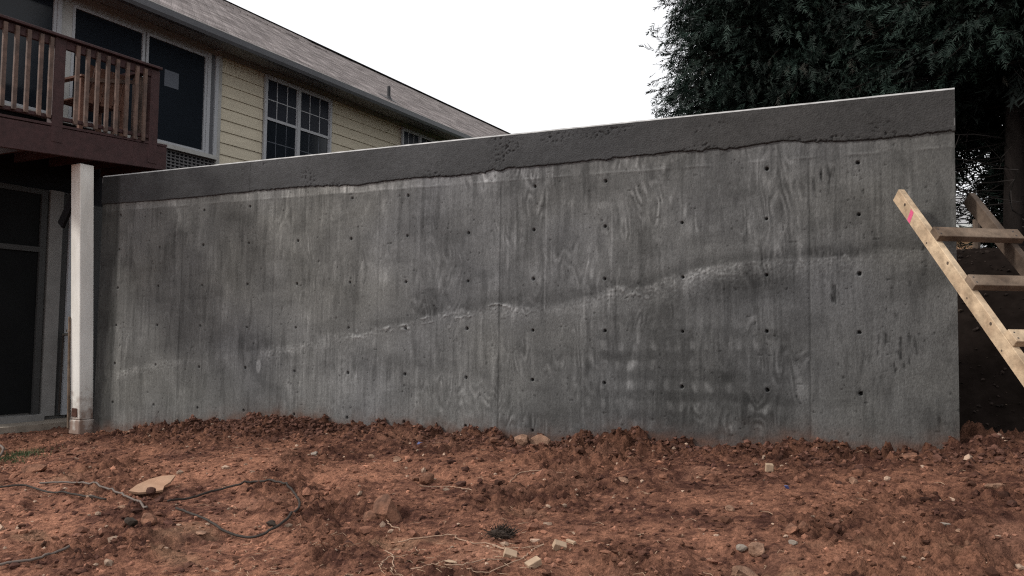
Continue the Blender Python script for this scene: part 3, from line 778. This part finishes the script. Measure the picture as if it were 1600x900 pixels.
# white post, slightly off plumb, with its crushed foot
pm = MB(HM)
hwid = .080
def ring(o, s, z, w): return [(o - w, s - w, z), (o + w, s - w, z), (o + w, s + w, z), (o - w, s + w, z)]
vs = ring(1.05, .025, -.20, hwid) + ring(1.05, -.095, 2.55, hwid)
pm.hexa(vs)
post = pm.build('post', M_post, deck, .006)
pm = MB(HM); pm.hexa(ring(1.05, .028, -.36, hwid + .012) + ring(1.05, .025, -.203, hwid + .012)); pm.build('post_foot', M_post, post, .01)
pm = MB(HM); pm.hexa([(.950, -.080, -.30), (.972, -.080, -.30), (.972, -.058, -.30), (.950, -.058, -.30), (.950, -.120, .9), (.972, -.120, .9), (.972, -.098, .9), (.950, -.098, .9)]); pm.build('corner_strip', M_lum2, post, .003)
pm = MB(HM); pm.box((1.0, -.066, -.17), (1.09, -.052, -.08)); pm.build('post_rot_patch', M_rockC, post, .003)
# dark diagonal brace from post to house
q0, q1 = hw(.98, -.04, 2.42), hw(.55, .01, 1.93)
bd = (q1 - q0).normalized(); bu = Vector((0, 1, 0)); bv = bd.cross(bu).normalized()
MB().bar(q0, q1, bu, bv, .02, .05).build('knee_brace', M_black, deck, .004)

# slatted patio chair standing behind the railing
ch = empty('patio_chair', hw(.62, .22, 2.93), 'brown slatted wooden patio chair behind the balcony railing', 'chair')
def cb(o0, o1, s0, s1, za, zb2, nm, b=.003): hb_(o0, o1, s0, s1, za, zb2).build(nm, M_chair, ch, b)
for o_, s_ in ((.42, -.06), (.42, .46), (.86, -.06), (.86, .46)):
    cb(o_, o_ + .045, s_, s_ + .045, 2.945, 3.58 if o_ > .5 else 3.45, 'leg')
for i in range(6): cb(.42 + i * .082, .42 + i * .082 + .068, -.04, .49, 3.335, 3.355, 'seat_slat')
for i in range(7):
    s_ = -.03 + i * .075
    m_ = MB(HM); m_.hexa([(.87, s_, 3.30), (.89, s_, 3.30), (.89, s_ + .058, 3.30), (.87, s_ + .058, 3.30), (.95, s_ + .02, 3.70), (.97, s_ + .02, 3.70), (.97, s_ + .078, 3.70), (.95, s_ + .078, 3.70)])
    m_.build('back_slat', M_chair, ch)
cb(.40, .93, -.075, .0, 3.56, 3.585, 'armrest'); cb(.40, .93, .455, .53, 3.56, 3.585, 'armrest')
m_ = MB(HM); m_.bar((.97, -.05, 3.52), (.97, .56, 3.66), (1, 0, 0), (0, 0, 1), .012, .022); m_.build('top_rail', M_balu, ch)

# ------------------------------------------------------------------ site-made ladder against the wall's right end
lad = empty('ladder', (7.9, -1.4, .0), 'site-built timber ladder leaning on the right end of the wall', 'ladder')
T0 = Vector((6.958, -.09, 1.731)); LD = Vector((.376, -.589, -.716)).normalized(); LW = Vector((.843, .538, 0)).normalized()
LN = LD.cross(LW).normalized()
if LN.z < 0: LN = -LN
def stringer(off, k0, k1, m, nm):
    o = T0 + LW * off
    return MB().bar(o + LD * k0, o + LD * k1, LW, LN, .022, .046).build(nm, m, lad, .003)
s1_ = stringer(0, -.01, 2.42, M_lum, 'stringer')
s1_['label'] = 'pale new timber side rail with a pink paint mark'
s2_ = stringer(.50, .0, 2.36, M_lum3, 'stringer')
s2_['label'] = 'dark side rail'
for k in range(1, 6):
    c = T0 + LD * (.443 * k + .045)
    p0, p1 = c - LW * .0185 + LN * .068, c + LW * (.532 + .02 * (k % 2)) + LN * .068
    rg_ = MB().bar(p0, p1, LD, LN, .046, .022).build('rung', M_lum2 if k < 3 else M_lum, lad, .003)
    for ww in (.0, .50):
        for ll in (-.020, .022):
            nc_ = c + LW * (ww + .003) + LD * ll + LN * .0895
            MB().tube([nc_, nc_ + LN * .0022], .0048, 7).build('nail', M_pipe, rg_)
for dd, hh in ((.12, .015), (.47, -.02), (.71, .022), (.98, -.012), (1.22, .02), (1.38, -.025), (1.7, .01)):
    kc = T0 + LD * dd + LN * hh
    MB().tube([kc - LW * .0218, kc - LW * .0226], .0065 + .004 * (hh > 0), 9).build('knot', M_lum3, s1_)
pk = T0 + LD * .225
MB().bar(pk - LN * .041 + LD * .004, pk + LN * .036 - LD * .012, LD, LW, .019, .0228).build('paint_mark', M_pink, s1_)

# ------------------------------------------------------------------ trees behind the wall
def sprays(n_leaf, seed):
    r = np.random.default_rng(seed)
    V, F = [], []
    k = 6
    for i in range(k):
        t = i / k
        for sgn in (-1, 1):
            ln = (.42 * (1 - t) + .16) * r.uniform(.5, 1.35)
            base = np.array([t, 0, -.10 * t * t])
            d = np.array([r.uniform(.6, .95), sgn * r.uniform(.35, .75), r.uniform(-.4, .25)])
            tip = base + d * ln
            w = r.uniform(.09, .16)
            b = len(V)
            V += [base + [-.02, 0, 0], base + [w, sgn * .02, .01], tip]
            F.append((b, b + 1, b + 2))
    b = len(V)
    V += [np.array([.7, -.05, -.05]), np.array([.7, .05, -.05]), np.array([1.12, 0, -.14])]
    F.append((b, b + 1, b + 2))
    return np.array(V), np.array(F)
TEMPL = [sprays(7, s) for s in (1, 2, 3)]
def crown_mesh(name, pos, dirs, size, cols):
    allV, allF, allC = [], [], []
    base = 0
    n = len(pos)
    up = np.array([0, 0, 1.])
    which = rng.integers(0, 3, n)
    for t in range(3):
        sel = np.where(which == t)[0]
        if not len(sel): continue
        Vt, Ft = TEMPL[t]
        d = dirs[sel]; d = d / np.linalg.norm(d, axis=1, keepdims=True)
        rv = rng.normal(0, .55, (len(sel), 3)) + up
        sd = np.cross(rv, d); sd /= np.linalg.norm(sd, axis=1, keepdims=True)
        nn = np.cross(d, sd)
        P = pos[sel][:, None, :] + size[sel][:, None, None] * (Vt[None, :, 0:1] * d[:, None] + Vt[None, :, 1:2] * sd[:, None] + Vt[None, :, 2:3] * nn[:, None])
        m = len(Vt)
        allV.append(P.reshape(-1, 3))
        allF.append((Ft[None] + (np.arange(len(sel)) * m)[:, None, None]).reshape(-1, 3) + base)
        allC.append(np.repeat(cols[sel], m, axis=0))
        base += len(sel) * m
    return npmesh(name, np.concatenate(allV), np.concatenate(allF), np.concatenate(allC), False)
def cypress(x, y, H, R, clear, n_br, per, label, seed, trunk_r=.2, twigs=120, taper=.75, size=(.13, .31), edge=0, kind='cypress_tree'):
    r = np.random.default_rng(seed)
    zb0 = terrain_z(x, y) - .15
    t = empty(kind, (x, y, zb0), label, 'tree' if kind == 'cypress_tree' else 'shrub', 'evergreens behind the wall' if kind == 'cypress_tree' else None)
    P, D, Sz, C = [], [], [], []
    bmb, tmb = MB(), MB()
    hs = [zb0, zb0 + .4, zb0 + H * .3, zb0 + H * .6, zb0 + H * .97]
    tw = [(x + r.normal(0, .05) * i, y + r.normal(0, .05) * i, h) for i, h in enumerate(hs)]
    MB().tube(spline(tw, 4), list(np.interp(np.linspace(0, 1, 17), [0, .08, .4, 1], [trunk_r * 1.35, trunk_r, trunk_r * .75, .03])), 12).build('trunk', M_bark, t, smooth=True)
    for i in range(n_br + edge):
        f = r.uniform(0, 1) ** .9 if i < n_br else r.uniform(.02, .8)
        z = zb0 + clear + (H - clear) * f
        Rz = R * (1 - f ** 2.2 * taper) * (.72 + .28 * min(1, f / .12 + .3))
        az = r.uniform(0, 2 * math.pi) if i < n_br else r.uniform(math.pi - .8, math.pi + 1.2)
        ln = Rz * r.uniform(.80, 1.02) * (1 + .16 * math.sin(3 * az + 5 * f + seed))
        out = np.array([math.cos(az), math.sin(az), 0])
        rise = r.uniform(.05, .45)
        droop = r.uniform(.1, .35)
        tone = r.uniform(.6, 1.35)
        def pt(q): return np.array([x, y, z]) + out * ln * q + np.array([0, 0, 1.]) * (rise * q - droop * q * q * 1.6) * ln
        if i % 2 == 0:
            bmb.tube([pt(q) for q in (0, .35, .7, .95)], [.035, .024, .014, .006], 5, False)
        for q in r.uniform(.1, .62, 5):                 # coarse inner sprays close the crown
            P.append(pt(q) + r.normal(0, .12, 3)); D.append(out * .6 + r.normal(0, .6, 3)); Sz.append(r.uniform(.4, .7)); C.append((.010 * tone, .015 * tone, .013 * tone))
        if math.sin(az) > .35 and i % 2: continue
        qs = r.uniform(.25, 1.02, per) ** .8
        for q in qs:
            c = pt(q) + r.normal(0, 1, 3) * np.array([.11, .11, .10]) * (.6 + .6 * q)
            tang = pt(q + .05) - pt(q); tang /= np.linalg.norm(tang)
            d = tang * r.uniform(.5, 1.2) + r.normal(0, .45, 3) + np.array([0, 0, -r.uniform(-.25, .75)])
            P.append(c); D.append(d); Sz.append(r.uniform(*size))
            g = tone * r.uniform(.65, 1.3)
            C.append((.012 * g, .023 * g, .0175 * g) if r.random() > .04 else (.030 * g, .030 * g, .024 * g))
    link('crown', crown_mesh('crown', np.array(P), np.array(D), np.array(Sz), np.array(C)), M_leaf, t)
    bmb.build('limbs', M_bark, t)
    for i in range(twigs):
        z = zb0 + r.uniform(.5, max(clear, 1.0) + .6)
        az = r.uniform(0, 2 * math.pi); ln = r.uniform(.5, R * .8)
        o = np.array([math.cos(az), math.sin(az), r.uniform(-.45, .25)])
        p0 = np.array([x, y, z]); p1 = p0 + o * ln * .5 + r.normal(0, .08, 3); p2 = p0 + o * ln + r.normal(0, .15, 3)
        tmb.tube([p0, p1, p2], [.012, .008, .003], 4, False)
        for j in range(4):
            q = p1 + (p2 - p1) * r.uniform(0, 1)
            tmb.tube([q, q + r.normal(0, .2, 3)], [.005, .002], 3, False)
    if twigs: tag(tmb.build('dead_twigs', M_twig, t), kind='stuff')
    return t
cypress(5.44, 9.2, 11.0, 2.50, .0, 1450, 31, 'large feathery evergreen nearest the open sky, left of the other evergreens', 21, .22, 30, edge=430)
cypress(7.6, 10.4, 11.5, 2.5, 1.9, 1000, 26, 'evergreen in the middle, between the leftmost crown and the bare-trunked one', 22, .2, 80)
cypress(8.45, 7.6, 10.0, 2.3, 2.2, 900, 26, 'evergreen with a bare dark trunk rising right of the wall end', 23, .19, 55)
cypress(10.6, 8.6, 10.0, 2.4, 1.5, 600, 22, 'evergreen at the far right edge of the picture', 24, .2, 60)
cypress(9.2, 13.2, 2.3, 1.0, .0, 160, 14, 'low dark shrub below the bare trunk, behind the ladder', 25, .05, 0, kind='evergreen_shrub')
cypress(11.0, 13.0, 2.6, 1.2, .0, 160, 14, 'low dark shrub at the right edge behind the ladder', 26, .05, 0, kind='evergreen_shrub')

# far house seen past the wall end
fh = empty('far_house', (9.2, 26, 2.8), 'distant brick house with pale striped roof, seen between wall and ladder', 'house')
MB().box((7.4, 25, 2.4), (9.3, 29, 4.62)).build('wall', M_brick, fh)
fr_ = MB(); fr_.hexa([(7.0, 24.6, 4.55), (9.6, 24.6, 4.50), (9.2, 29, 4.55), (7, 29, 4.55), (7.0, 26.6, 6.0), (9.0, 26.6, 5.9), (9.0, 26.9, 5.9), (7, 26.9, 6.0)])
rf = fr_.build('roof', M_fdark, fh)
for i in range(8):
    t = i / 8
    MB().bar((7.0, 24.58 + 2 * t, 4.60 + 1.42 * t), (9.55 - .5 * t, 24.58 + 2 * t, 4.56 + 1.36 * t), (0, 1, 0), (0, 0, 1), .02, .055).build('roof_strip', M_froof, rf)
# fence post standing on the bank
fp = MB().tube([(7.62, 3.0, 1.2), (7.63, 3.0, 1.95)], .035, 8).build('fence_post', M_lum3)
tag(fp, 'short dark fence post on the shaded bank behind the ladder', 'post')

# ------------------------------------------------------------------ things lying on the clay
def ico(sub):
    bm = bmesh.new(); bmesh.ops.create_icosphere(bm, subdivisions=sub, radius=1)
    V = np.array([v.co[:] for v in bm.verts]); F = np.array([[v.index for v in f.verts] for f in bm.faces]); bm.free()
    return V, F
ICO2 = ico(2)
def rock(name, u, v, wpx, m, label, cat='rock', flat=.6, ratio=.7, seed=0, sink=.28, rough=.5, cuts=9, group=None, rz=None):
    r = np.random.default_rng(seed + 900)
    V, F = ICO2[0].copy(), ICO2[1]
    for _ in range(cuts):                                  # facets
        n_ = r.normal(0, 1, 3); n_ /= np.linalg.norm(n_); d = r.uniform(.45, .8)
        e = V @ n_ - d
        V = V - np.clip(e, 0, None)[:, None] * n_
    V = V * (1 + rough * .22 * perlin(V[:, 0] * 5 + seed, V[:, 1] * 5 + V[:, 2] * 4, seed + 5)[:, None]) * (1 + rough * .6 * fbm(V[:, 0] * 1.7 + seed, V[:, 1] * 1.7 + V[:, 2] * 1.3, 3, seed)[:, None])
    p = gpt(u, v)
    w = pxsize(p, wpx) / 2 * 1.25
    V = V * np.array([w, w * ratio, w * flat])
    a = r.uniform(0, math.pi) if rz is None else rz
    V = V @ np.array([[math.cos(a), math.sin(a), 0], [-math.sin(a), math.cos(a), 0], [0, 0, 1]])
    V[:, 2] += w * flat * (1 - 2 * sink)
    me = npmesh(name, V, F, None, False)
    o = link(name, me, m); o.location = p
    return tag(o, label, cat, group)
RK = [  # u, v, px wide, material, label, flatness
    (606, 802, 58, M_rockA, 'largest clay boulder, split, left of centre', .78),
    (579, 806, 30, M_rockA, 'smaller clay rock touching the largest boulder', .8),
    (815, 699, 30, M_rockB, 'left one of the paired tan rocks at the wall foot', .6),
    (845, 699, 34, M_rockB, 'right one of the paired tan rocks at the wall foot', .6),
    (55, 738, 42, M_rockA, 'broad reddish clod near the left edge below the grass', .45),
    (233, 822, 34, M_rockA, 'bright orange clod at the crossing of the cables', .5),
    (205, 829, 22, M_tuft, 'dark clod beside the orange clod', .7),
    (205, 788, 14, M_rockC, 'small dark clod left of the tan slab', .7),
    (249, 784, 14, M_rockC, 'small dark clod just below the tan slab', .7),
    (193, 795, 18, M_rockB, 'small tan stone by the cable left of the orange clod', .5),
    (545, 844, 20, M_rockC, 'round dark clod below the largest boulder', .85),
    (663, 746, 26, M_rockA, 'squat clay rock above and right of the largest boulder', .7),
    (728, 738, 15, M_rockC, 'dark clod near the pale root, centre', .7),
    (721, 752, 18, M_rockC, 'clod under the bend of the pale root', .6),
    (620, 718, 13, M_rockB, 'tan pebble above the clay rocks', .6),
    (580, 717, 13, M_rockB, 'tan pebble left of centre near the wall', .6),
    (771, 700, 18, M_rockA, 'reddish stone left of the paired tan rocks', .6),
    (778, 690, 16, M_rockC, 'dark clod against the wall left of the paired tan rocks', .6),
    (972, 757, 24, M_rockB, 'tan stone lying alone right of centre', .45),
    (920, 683, 20, M_tuft, 'dark pointed clod at the wall right of the paired rocks', 1.0),
    (995, 676, 24, M_tuft, 'darkest clod heaped against the wall', .9),
    (1183, 864, 32, M_rockB, 'tan rock at lower right beside a pale stone', .6),
    (1161, 858, 20, M_rockD, 'pale grey stone beside the lower right tan rock', .5),
    (1158, 897, 36, M_rockB, 'big tan rock cut by the bottom edge, right', .7),
    (1194, 898, 22, M_rockB, 'flat tan rock at the bottom edge, right', .35),
    (1238, 838, 26, M_rockA, 'pinkish clay lump at lower right', .7),
    (1256, 836, 16, M_rockA, 'upright brick-coloured chunk behind the pinkish lump', 1.3),
    (1238, 853, 14, M_rockD, 'small pale chip below the pinkish lump', .5),
    (1421, 824, 26, M_rockB, 'flat oval tan stone, right', .3),
    (1475, 827, 17, M_rockD, 'pale sliver of stone right of the flat oval stone', .3),
    (1500, 838, 16, M_rockB, 'flat tan chip right of the pale sliver', .3),
    (1558, 768, 28, M_rockB, 'tan stone near the right edge', .5),
    (1580, 792, 14, M_rockC, 'dark stone at the right edge below the tan stone', .9),
    (1424, 722, 30, M_rockA, 'orange clay lump before the wall near the ladder', .5),
    (1333, 756, 14, M_rockB, 'small tan cube-like stone in the right half', .9),
    (1373, 699, 14, M_rockD, 'pale greenish stone at the foot of the wall, right', .45),
    (1097, 746, 16, M_rockB, 'flat tan chip right of centre', .25),
    (1140, 800, 14, M_rockB, 'tan pebble above the pale grey stone', .6),
    (1445, 868, 18, M_rockA, 'pink stone near the bottom right', .6),
    (705, 887, 22, M_block, 'flat wood-coloured chip at the bottom, centre', .2),
    (314, 835, 20, M_rockB, 'tan flake inside the cable loop\'s lower edge', .25),
    (246, 857, 20, M_rockB, 'tan flake below the orange clod', .3),
    (339, 891, 18, M_rockB, 'tan flake at the bottom, left of centre', .3),
    (425, 823, 20, M_tuft, 'dark clod lying within the cable loop', .6),
    (1310, 757, 10, M_rockC, 'small dark stone left of the cube-like stone', .7),
    (490, 708, 13, M_rockD, 'grey pebble below the heap of clods', .6),
    (1505, 752, 14, M_rockA, 'reddish pebble left of the right edge tan stone', .6),
    (60, 892, 12, M_rockA, 'reddish pebble at the lower left by the cable', .6),
]
for i, (u, v, w, m, lb, fl) in enumerate(RK):
    rock('clod' if m in (M_rockC, M_tuft) else 'rock', u, v, w, m, lb, 'clod' if m in (M_rockC, M_tuft) else 'rock', fl, seed=i * 3 + 1, ratio=.6 + .35 * random.random(), rz=random.uniform(-.4, .4))

# flat tan slab with one lump on it
p = gpt(238, 768); w = pxsize(p, 66) / 2
out2 = [(-1, -.75), (-.66, .0), (-.16, .62), (.34, .95), (.80, 1.0), (1.0, .98), (.78, .12), (.52, -.35), (.46, -.85), (.10, -1.0), (-.56, -1.0)]
n_ = len(out2)
vu, vv = np.array([.67, .74, 0]), np.array([-.74, .67, .26]) * .85
pts2 = [np.array(vu * a_ + vv * b_) * w for a_, b_ in out2]
sm = MB()
sm.add([tuple(q) for q in pts2] + [tuple(q + np.array([.004, -.004, .014])) for q in pts2], [tuple(range(n_ - 1, -1, -1)), tuple(range(n_, 2 * n_))] + [(i, (i + 1) % n_, n_ + (i + 1) % n_, n_ + i) for i in range(n_)])
ts = sm.build('flat_stone', M_tan); ts.location = (p[0], p[1], p[2] + .03)
tag(ts, 'thin flat tan stone slab lying by the cable loop', 'stone')
lump = rock('clod', 237, 777, 18, M_rockC, 'brown clod resting on the flat tan slab', 'clod', .8, seed=333, sink=.1)
lump.location.z += .02

# sawn offcuts
def offcut(u, v, px, dims, rz, tilt, label):
    p = gpt(u, v); k = pxsize(p, px)
    a, b, c = [d_ * k / 2 for d_ in dims]
    o = MB().box((-a, -b, -c), (a, b, c)).build('wood_offcut', M_block, None, .002)
    o.location = (p[0], p[1], p[2] + c * .75); o.rotation_euler = (tilt, tilt * .6, rz)
    return tag(o, label, 'wood block', 'sawn offcuts on the clay')
offcut(797, 873, 20, (1, .7, .55), .5, .5, 'sawn pine offcut by the crossing roots, leftmost of the lower three')
offcut(833, 886, 22, (.6, 1.1, .5), -.5, .35, 'pale sawn offcut lowest in the picture, tilted')
offcut(874, 863, 22, (.9, .55, .6), .6, .5, 'sawn offcut right of the dark root tuft')
offcut(892, 852, 18, (1, .3, .25), -.4, .1, 'thin sawn sliver behind the offcut right of the tuft')
offcut(1202, 738, 14, (.8, .8, .9), .3, .1, 'small pale cube of wood before the wall')

# dark tuft of roots
p = gpt(784, 840); R0 = pxsize(p, 38) / 2
tm = MB()
for i in range(170):
    d = np.array([rng.normal(), rng.normal(), abs(rng.normal()) * .8]); d /= np.linalg.norm(d)
    b0 = np.array([rng.normal(0, .3), rng.normal(0, .3), .1]) * R0
    q1 = b0 + d * R0 * rng.uniform(.5, .9); q2 = q1 + rng.normal(0, .35, 3) * R0
    tm.tube([b0, q1, q2], [.0035, .0025, .001], 3, False)
to = tm.build('root_tuft', M_tuft); to.location = p
tag(to, 'dark tangled tuft of roots on bare clay, lower centre', 'root tuft')
rock('clod', 782, 841, 30, M_tuft, 'dark clod bound inside the root tuft, lower centre', 'clod', .6, seed=78)

# cables and hoses
def strand(name, pix, r, m, label, cat, lift=.0, n=7, wob=0.):
    pts = [gpt(u, v) for u, v in pix]
    sp = spline(pts, n)
    o_ = []
    for q in sp:
        z = gz1(q[0], q[1]); zs = z
        o_.append((q[0] + rng.normal(0, wob), q[1] + rng.normal(0, wob), max(z, zs - .004) + r * .9 + lift))
    zz = np.array([a[2] for a in o_]); zz2 = np.convolve(np.pad(zz, 4, mode='edge'), np.ones(9) / 9, 'valid')
    o_ = [(a[0], a[1], max(b, c) * .6 + b * .4 + (.011 if r > .005 else .004)) for a, b, c in zip(o_, zz2, zz)]
    ob = MB().tube(o_, r, 7).build(name, m, None, smooth=True)
    return tag(ob, label, cat)
strand('cable', [(262, 790), (292, 780), (330, 767), (375, 761), (425, 762), (450, 768), (465, 785), (467, 803), (452, 822), (425, 834), (390, 838), (345, 830), (312, 816), (275, 803)], .0074, M_cable, 'black cable lying in a wide open loop', 'cable', .006)
strand('cable', [(-30, 770), (0, 767), (45, 763), (85, 774), (120, 782), (165, 789)], .007, M_cable, 'black cable running in from the left edge to the tan slab', 'cable', .005)
strand('cable', [(62, 760), (100, 760), (140, 765), (175, 775), (200, 784), (215, 790), (224, 800), (229, 806)], .007, M_cable2, 'dusty cable bending down to the orange clod', 'cable', .005)
strand('cable', [(-30, 897), (0, 893), (40, 885), (75, 878), (108, 868)], .007, M_cable2, 'dusty cable at the lower left corner', 'cable', .005)
strand('garden_hose', [(-20, 672), (20, 670), (45, 669), (70, 667), (84, 661), (94, 650)], .011, M_cable, 'dark hose trailing from the spigot under the balcony', 'hose', .0)
strand('garden_hose', [(-15, 716), (-4, 716), (3, 713), (5, 708), (0, 704), (-10, 703)], .012, M_cable2, 'end of a coiled hose beside the grass at the left edge', 'hose', .02)
# pale roots
def zr7(l): return [(520 + .3375 * a, 640 + .3375 * b) for a, b in l]
ROOT = [
    ([(300, 607), (420, 602), (550, 592), (575, 610), (650, 630), (735, 632), (800, 660)], 'long pale root running right to the offcut, lower centre'),
    ([(740, 640), (800, 655), (880, 652), (975, 637), (930, 665), (900, 690), (820, 725), (720, 760), (620, 766)], 'pale root curving in a hook around the offcuts'),
    ([(370, 766), (480, 745), (580, 740), (700, 710), (790, 705)], 'pale root along the bottom edge, centre'),
    ([(400, 350), (490, 342), (555, 340), (585, 365), (640, 385), (665, 396)], 'pale root draped over the clods right of the boulder'),
    ([(800, 360), (850, 310), (880, 300), (940, 297), (1070, 287)], 'thin pale root reaching up towards the wall, centre'),
    ([(240, 660), (275, 690), (278, 730), (275, 768)], 'pale root at the bottom left of centre, running downwards'),
    ([(270, 690), (235, 720), (215, 750)], 'side root forking off to the left at the bottom'),
    ([(250, 503), (280, 530), (312, 572)], 'short pale root below the largest boulder'),
    ([(380, 625), (390, 645), (385, 660)], 'very short root left of the long pale root'),
]
for l, lb in ROOT:
    strand('root', zr7(l), .0027, M_root, lb, 'root', .001, 6, .004)
# scraps of blue plastic and pale debris
for i, (u, v, w, lb) in enumerate([(656, 697, 9, 'blue plastic scrap near the wall left of the paired rocks'), (1074, 705, 8, 'blue plastic scrap in the clods right of centre'), (1229, 766, 8, 'blue plastic scrap lying out on the open clay'),
                               (1132, 694, 7, 'blue scrap against the wall in the third bay'), (1347, 718, 8, 'blue scrap left of the orange clay lump')]):
    p = gpt(u, v); k = pxsize(p, w) / 2
    m_ = MB(); m_.hexa([(-k, -k * .5, 0), (k, -k * .7, .004), (k * .8, k * .6, .012), (-k * .9, k * .5, .010), (-k, -k * .5, .002), (k, -k * .7, .006), (k * .8, k * .6, .016), (-k * .9, k * .5, .014)])
    o = m_.build('plastic_scrap', M_blue); o.location = (p[0], p[1], p[2] + .008); o.rotation_euler = (.5, .2, i * 1.3)
    tag(o, lb, 'plastic scrap', 'blue plastic scraps')

# loose clods and crumbs over the whole yard
def scatter(n, fx, seed, smin, smax, pw, colf):
    r = np.random.default_rng(seed)
    xy = fx(r, n)
    s = smin + (smax - smin) * r.uniform(0, 1, n) ** pw
    V, F = ICO1
    m = len(V)
    js = 1 + r.normal(0, .28, (n, m, 1)).clip(-.5, .6)
    sc = s[:, None, None] * np.stack([r.uniform(.8, 1.3, n), r.uniform(.7, 1.1, n), r.uniform(.5, .9, n)], 1)[:, None, :]
    a = r.uniform(0, 6.28, n); c_, s_ = np.cos(a), np.sin(a)
    P = V[None] * js * sc
    Px = P[..., 0] * c_[:, None] - P[..., 1] * s_[:, None]; Py = P[..., 0] * s_[:, None] + P[..., 1] * c_[:, None]
    z = ground_z(xy[:, 0], xy[:, 1])
    Q = np.stack([Px + xy[:, 0:1], Py + xy[:, 1:2], P[..., 2] + (z + s * .18)[:, None]], -1)
    col = np.repeat(colf(r, xy, n), m, axis=0)
    return Q.reshape(-1, 3), (F[None] + (np.arange(n) * m)[:, None, None]).reshape(-1, 3), col
def f_all(r, n):
    y = -4.3 * r.uniform(0, 1, n) ** .9; x = r.uniform(-2.2, 9.3, n)
    return np.stack([x, y], 1)
def f_wall(r, n):
    y = -np.abs(r.normal(0, .22, n)) - .01
    x = r.uniform(-.1, 8.6, n)
    keep = perlin(x * 2.1, y * 0, 710) > r.uniform(-.6, .25, n)
    x = np.where(keep, x, r.uniform(.7, 2.4, n))
    return np.stack([x, y], 1)
def c_all(r, xy, n):
    c = soil_col(xy[:, 0], xy[:, 1]) * r.uniform(.45, 1.7, (n, 1))
    pale = (r.uniform(0, 1, n) < .05)[:, None]
    return np.where(pale, np.array([.33, .23, .17]) * r.uniform(.6, 1.2, (n, 1)), c)
def c_wall(r, xy, n):
    return np.array([.092, .045, .033]) * r.uniform(.55, 1.4, (n, 1))
bmv = bmesh.new(); bmesh.ops.create_icosphere(bmv, subdivisions=1, radius=1)
ICO1 = (np.array([v.co[:] for v in bmv.verts]), np.array([[v.index for v in f.verts] for f in bmv.faces])); bmv.free()
sets = [scatter(19000, f_all, 31, .003, .017, 2.3, c_all), scatter(2600, f_all, 33, .010, .034, 2.4, c_all), scatter(7000, f_wall, 35, .004, .026, 2.8, c_wall)]
Vs, Fs, Cs, b = [], [], [], 0
for V_, F_, C_ in sets:
    Vs.append(V_); Fs.append(F_ + b); Cs.append(C_); b += len(V_)
sc_o = link('soil_crumbs', npmesh('soil_crumbs', np.concatenate(Vs), np.concatenate(Fs), np.concatenate(Cs)), M_clod)
tag(sc_o, 'loose crumbs and clods of red clay strewn over the yard', 'soil', kind='stuff')
def f_bank(r, n):
    return np.stack([r.uniform(7.2, 10.5, n), r.uniform(.5, 5.0, n)], 1)
_gz = ground_z
TZG = tz.reshape(len(ty), len(tx))
def terr_interp(x, y):
    i = np.clip(np.searchsorted(tx, x) - 1, 0, len(tx) - 2); j = np.clip(np.searchsorted(ty, y) - 1, 0, len(ty) - 2)
    p = (x - tx[i]) / (tx[i + 1] - tx[i]); q = (y - ty[j]) / (ty[j + 1] - ty[j])
    return (TZG[j, i] * (1 - p) + TZG[j, i + 1] * p) * (1 - q) + (TZG[j + 1, i] * (1 - p) + TZG[j + 1, i + 1] * p) * q
ground_z = terr_interp
V_, F_, C_ = scatter(4200, f_bank, 37, .005, .020, 2.2, lambda r, xy, n: np.where((r.uniform(0, 1, n) < .07)[:, None], np.array([.035, .026, .020]), np.array([.017, .012, .010])) * r.uniform(.5, 1.5, (n, 1)))
ground_z = _gz
tag(link('bank_litter', npmesh('bank_litter', V_, F_, C_), M_clod), 'clods and leaf litter on the shaded bank', 'soil', kind='stuff')
# straw and root fibres
r = np.random.default_rng(41)
fm = MB()
for i in range(520):
    x_, y_ = r.uniform(-1.5, 8.8), -4.2 * r.uniform(.06, 1)
    if r.random() < .45: x_, y_ = r.normal(5.2, .7), r.normal(-2.9, .35)
    z_ = gz1(x_, y_) + .008
    a = r.uniform(0, 6.28); ln = r.uniform(.02, .075)
    fm.tube([(x_, y_, z_), (x_ + math.cos(a) * ln * .5, y_ + math.sin(a) * ln * .5, z_ + r.uniform(.0, .012)), (x_ + math.cos(a + .5) * ln, y_ + math.sin(a + .5) * ln, z_ + r.uniform(-.004, .008))], [.0012, .0014, .0007], 3, False)
tag(fm.build('straw_litter', M_straw), 'dry straw and root fibres scattered on the clay', 'straw', kind='stuff')
# small patch of grass at the left edge
gm_ = MB()
for i in range(900):
    u_, v_ = r.normal(14, 26), r.normal(714, 5)
    if i % 90 == 0: pass
    q = None
    x_, y_ = 0, 0
    cpt = gp0 if i else gpt(20, 714)
    gp0 = cpt
    x_, y_ = cpt[0] + r.normal(0, .18) , cpt[1] + r.normal(0, .12)
    z_ = gz1(x_, y_)
    a = r.uniform(0, 6.28); hh = r.uniform(.015, .05)
    dx, dy = math.cos(a) * .0035, math.sin(a) * .0035
    gm_.add([(x_ - dx, y_ - dy, z_ - .005), (x_ + dx, y_ + dy, z_ - .005), (x_ + r.normal(0, .02), y_ + r.normal(0, .02), z_ + hh)], [(0, 1, 2)])
tag(gm_.build('grass_patch', M_grass), 'small patch of short green grass at the left edge', 'grass', kind='stuff')
